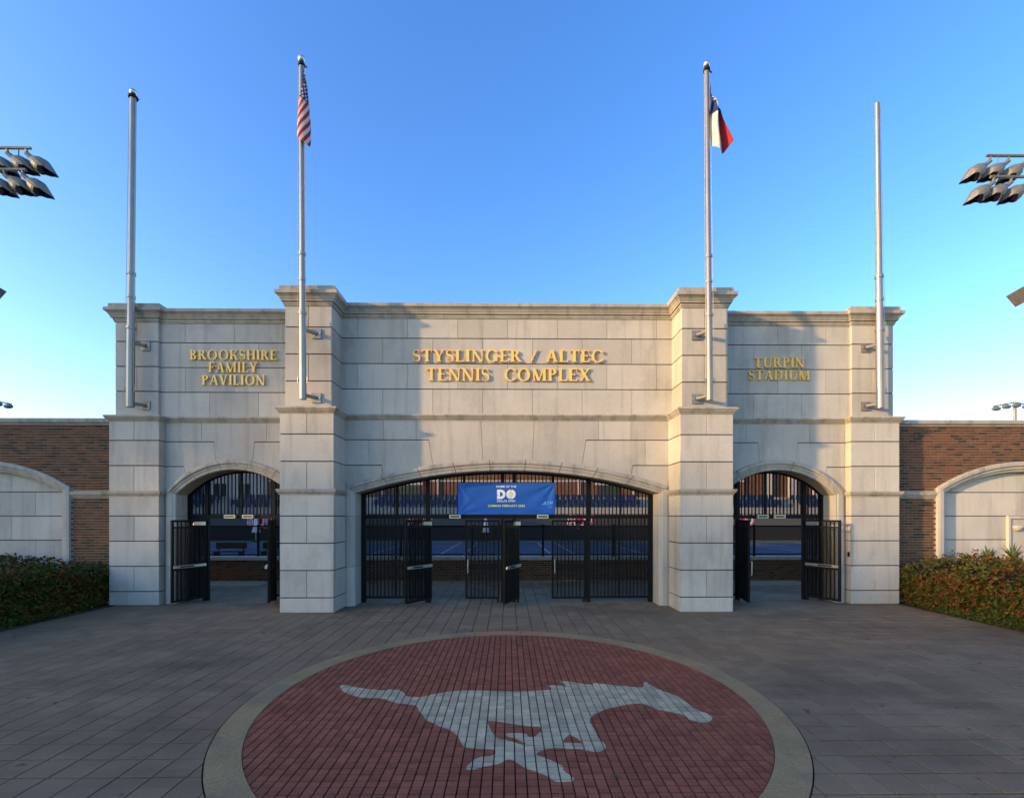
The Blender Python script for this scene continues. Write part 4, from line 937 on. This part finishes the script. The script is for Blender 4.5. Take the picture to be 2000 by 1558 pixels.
# ------------------------------------------------------------------ planting
def leaves(mb, p, size, rng, nm, mats, flat=.5):
    d = Vector((rng.gauss(0, 1), rng.gauss(0, 1), rng.gauss(0, flat))).normalized(); s_ = d.orthogonal().normalized()
    s_ = (s_*math.cos(rng.uniform(0, 6.28))+d.cross(s_)*math.sin(rng.uniform(0, 6.28))).normalized()
    L_ = size*rng.uniform(.7, 1.3); w_ = L_*.32; p = Vector(p)
    mb.add([tuple(p), tuple(p+d*L_*.5+s_*w_), tuple(p+d*L_), tuple(p+d*L_*.5-s_*w_)], [(0, 1, 2, 3)], mats)
def hedge(s, label):
    rng = random.Random(31+s); t = thing('nandina_hedge', (s*11.3, 9.6, 0), label, 'hedge')
    xa, xb, ya, yb = 9.78, 14.5, 6.0, 11.25
    def top(x, y): return 1.06-.28*math.exp(-max(x-xa, 0)/.16)+.07*math.sin(x*2.3+s)+.06*math.sin(y*3.1+x)+.05*math.sin(y*7+x*5)-.25*max(0, (8.2-y))*.3
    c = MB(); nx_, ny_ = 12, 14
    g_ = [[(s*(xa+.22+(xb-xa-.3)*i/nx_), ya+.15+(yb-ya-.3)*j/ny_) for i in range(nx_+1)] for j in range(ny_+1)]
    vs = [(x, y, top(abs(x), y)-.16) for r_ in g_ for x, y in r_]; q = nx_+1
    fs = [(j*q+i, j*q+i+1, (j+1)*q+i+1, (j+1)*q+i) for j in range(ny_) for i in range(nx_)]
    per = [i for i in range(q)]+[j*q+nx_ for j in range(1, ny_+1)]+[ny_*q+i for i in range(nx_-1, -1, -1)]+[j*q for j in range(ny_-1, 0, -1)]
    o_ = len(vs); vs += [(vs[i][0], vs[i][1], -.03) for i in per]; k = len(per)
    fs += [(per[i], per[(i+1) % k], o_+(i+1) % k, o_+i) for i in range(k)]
    c.add(vs, fs); c.build('inner_core', 'core', t)  # dark filler core added to stop see-through between the leaves
    m = MB(); n = 0
    wts = (5, 3.5, 2.8, 2.8, 1.6) if s < 0 else (5, 3.6, 4.0, 2.8, 1.8)
    while n < 46000:
        f = rng.random()
        if f < .52: x = xa+abs(rng.gauss(0, .10)); y = rng.uniform(ya, yb); z = rng.uniform(.02, top(x, y))      # plaza side
        elif f < .90: x = rng.uniform(xa, xb); y = rng.uniform(ya, yb); z = top(x, y)-abs(rng.gauss(0, .08))+rng.random()**8*.12
        else: x = rng.uniform(xa, xb); y = ya+abs(rng.gauss(0, .1)); z = rng.uniform(.02, top(x, y))
        lump = .10*math.sin(y*4.3+z*5)+.07*math.sin(y*9.1-z*8+2); x = x-lump*.6 if f < .52 else x
        patch = math.sin(x*2.1+y*1.7+z*2.6)+math.sin(y*3.9-z*3.1+1.3)
        wt = list(wts); wt[2] *= max(.2, 1+patch*.7); wt[4] *= max(.2, 1+patch*.8); wt[3] *= max(.3, 1-patch*.5)
        leaves(m, (s*x, y, z), rng.choice((.045, .06, .08)), rng, n, rng.choices(range(5), wt)[0]); n += 1
    for k in range(330):
        if rng.random() < .6: x = rng.uniform(xa, xb); y = rng.uniform(ya, yb); b_ = Vector((x, y, top(x, y)-.06)); d = Vector((rng.gauss(0, .5), rng.gauss(0, .5), 1)).normalized()
        else: x = xa+.05; y = rng.uniform(ya, yb); b_ = Vector((x, y, rng.uniform(.15, top(x, y)))); d = Vector((-1, rng.gauss(0, .6), rng.uniform(-.1, .9))).normalized()
        ln = rng.uniform(.10, .26); tone = rng.choices(range(5), wts)[0]
        for q in range(22):
            p = b_+d*ln*rng.random()+Vector((rng.gauss(0, .03), rng.gauss(0, .03), rng.gauss(0, .02)))
            leaves(m, (s*p.x, p.y, p.z), .06, rng, q, tone if rng.random() < .7 else rng.choices(range(5), wts)[0])
    m.build('foliage', ['leaf%d' % i for i in range(5)], t)
hedge(-1, 'dark green and reddish nandina hedge left of the gateway'); hedge(1, 'green and orange nandina hedge right of the gateway')
for s in (-1, 1):
    rng = random.Random(5+s); m = MB()
    for k in range(9000):
        y = rng.uniform(4.5, 10.2); wdt = .12+.10*max(0, 9.2-y); x = 9.68+rng.random()*wdt
        leaves(m, (s*x, y, rng.uniform(-.01, .10)), .045, rng, k, rng.choices((0, 1, 3), (4, 3, 2))[0])
    o = m.build('ground_cover', ['leaf%d' % i for i in range(5)]); o['kind'] = 'stuff'; o['label'] = 'low green ground cover edging the %s hedge' % ('left' if s < 0 else 'right')
def yucca(x, y, z, h_, label, rng):
    t = thing('yucca_plant', (x, y, -.02), label, 'plant', 'spiky yuccas behind the hedges')
    m = MB(); m.tube([(x, y, -.03), (x, y, z)], [.07, .05], 8); m.build('stem', 'bark', t)
    for k in range(46):
        a = rng.uniform(0, 6.283); e = rng.uniform(.15, 1.45); L_ = h_*rng.uniform(.7, 1.05); d = Vector((math.cos(a)*math.cos(e), math.sin(a)*math.cos(e), math.sin(e))); sd_ = Vector((-math.sin(a), math.cos(a), 0))
        p = Vector((x, y, z-.03)); m = MB(); md = p+d*L_*.5+Vector((0, 0, .02)); ed = p+d*L_-Vector((0, 0, .10*L_*math.cos(e)))
        m.add([tuple(p-sd_*.015), tuple(p+sd_*.015), tuple(md+sd_*.018), tuple(md-sd_*.018), tuple(ed)], [(0, 1, 2, 3), (3, 2, 4)]); m.build('blade', 'yucca', t)
rng = random.Random(3)
for x, y, z, h_, lb in ((-12.75, 11.0, 1.12, .46, 'spiky yucca at the left edge above the dark hedge'), (11.7, 10.95, 1.08, .46, 'spiky yucca nearest the right brick pier corner'), (12.35, 11.0, 1.12, .48, 'spiky yucca in the middle of the right hedge top'), (13.05, 11.0, 1.17, .52, 'tall spiky yucca under the wall fountain')): yucca(x, y, z, h_, lb, rng)
for k, (x, y, a, lb) in enumerate(((-4.05, 6.0, .4, 'left of the medallion'), (4.1, 5.9, 2.0, 'just right of the medallion ring'), (-2.4, 9.6, 1.1, 'on the paving before the left middle pier'), (6.3, 7.9, .2, 'on the open right paving'), (.9, 3.75, 2.6, 'on the red pavers below the horse'))):
    m = MB(); d = Vector((math.cos(a), math.sin(a), 0)); e = Vector((-d.y, d.x, 0)); c = Vector((x, y, .004))
    m.add([tuple(c-d*.05), tuple(c-d*.01+e*.024+Vector((0, 0, .012))), tuple(c+d*.05+Vector((0, 0, .006))), tuple(c-d*.01-e*.024+Vector((0, 0, .010)))], [(0, 3, 2), (0, 2, 1)])
    tag(m.build('fallen_leaf', 'bark'), 'small brown fallen leaf '+lb, 'leaf', 'fallen leaves on the plaza')
# street trees beyond the left edge; the low sun reaches the facade over and through them
def tree(x, y, h_, cr, nl, seed, label):
    rng = random.Random(seed); t = thing('street_tree', (x, y, -.09), label, 'tree', 'street trees beside the plaza')
    m = MB(); m.tube([(x, y, -.1), (x+.1, y, h_*.3), (x, y+.1, h_*.62), (x+.1, y, h_*.9)], [.24, .18, .11, .03], 9)
    for k in range(9):
        a = rng.uniform(0, 6.28); z = h_*rng.uniform(.3, .7); L_ = cr*rng.uniform(.5, .9); m.tube([(x, y, z), (x+L_*.5*math.cos(a), y+L_*.5*math.sin(a), z+L_*.3), (x+L_*math.cos(a), y+L_*math.sin(a), z+L_*.5)], [.08, .05, .015], 6)
    m.build('trunk', 'bark', t)
    m = MB(); cl = [(rng.gauss(0, .42)*cr, rng.gauss(0, .42)*cr, rng.uniform(.14, .95)*h_) for _ in range(110)]
    for k in range(nl):
        c = rng.choice(cl); sh = 1-.35*max(0, (c[2]/h_-.6)/.4); q = Vector((rng.gauss(0, 1), rng.gauss(0, 1), rng.gauss(0, 1)))*.13*cr
        leaves(m, (x+c[0]*sh+q.x, y+c[1]*sh+q.y, min(c[2]+q.z, h_)), .50, rng, k, 0, 1)
    m.build('crown', 'tree_leaf', t)
for i, (x, y, h_, cr, nl) in enumerate(((-70, -5.0, 28.5, 5.4, 17000), (-70.5, -11.8, 26.5, 4.7, 21000), (-70, -19.2, 19.4, 4.6, 13000), (-69, -24.4, 19.2, 4.8, 13000), (-68, -30.4, 19.4, 4.8, 12000), (-67.5, -36.5, 19.4, 4.8, 12000))):
    tree(x, y, h_, cr, nl, 40+i, '%s street tree standing left of the plaza' % ('tallest', 'second tall', 'first low', 'second low', 'third low', 'farthest low')[i])
hall = thing('shade_hall', (-58, 20, 0), 'unseen plain hall added left of the courts to shade them', 'building')  # unseen block added to keep the low sun off the courts
bx('wall', 'far_brick', hall, -66, -50, 1, 41, -.09, 13.6); bx('roof', 'concrete', hall, -66.3, -49.7, .7, 41.3, 13.6, 14.1)
for y in range(4, 40, 5): bx('window', 'glass', hall, -50.02, -49.95, y, y+2.4, 5, 8)
for o in ROOTS:
    if 'base' in o: del o['base']
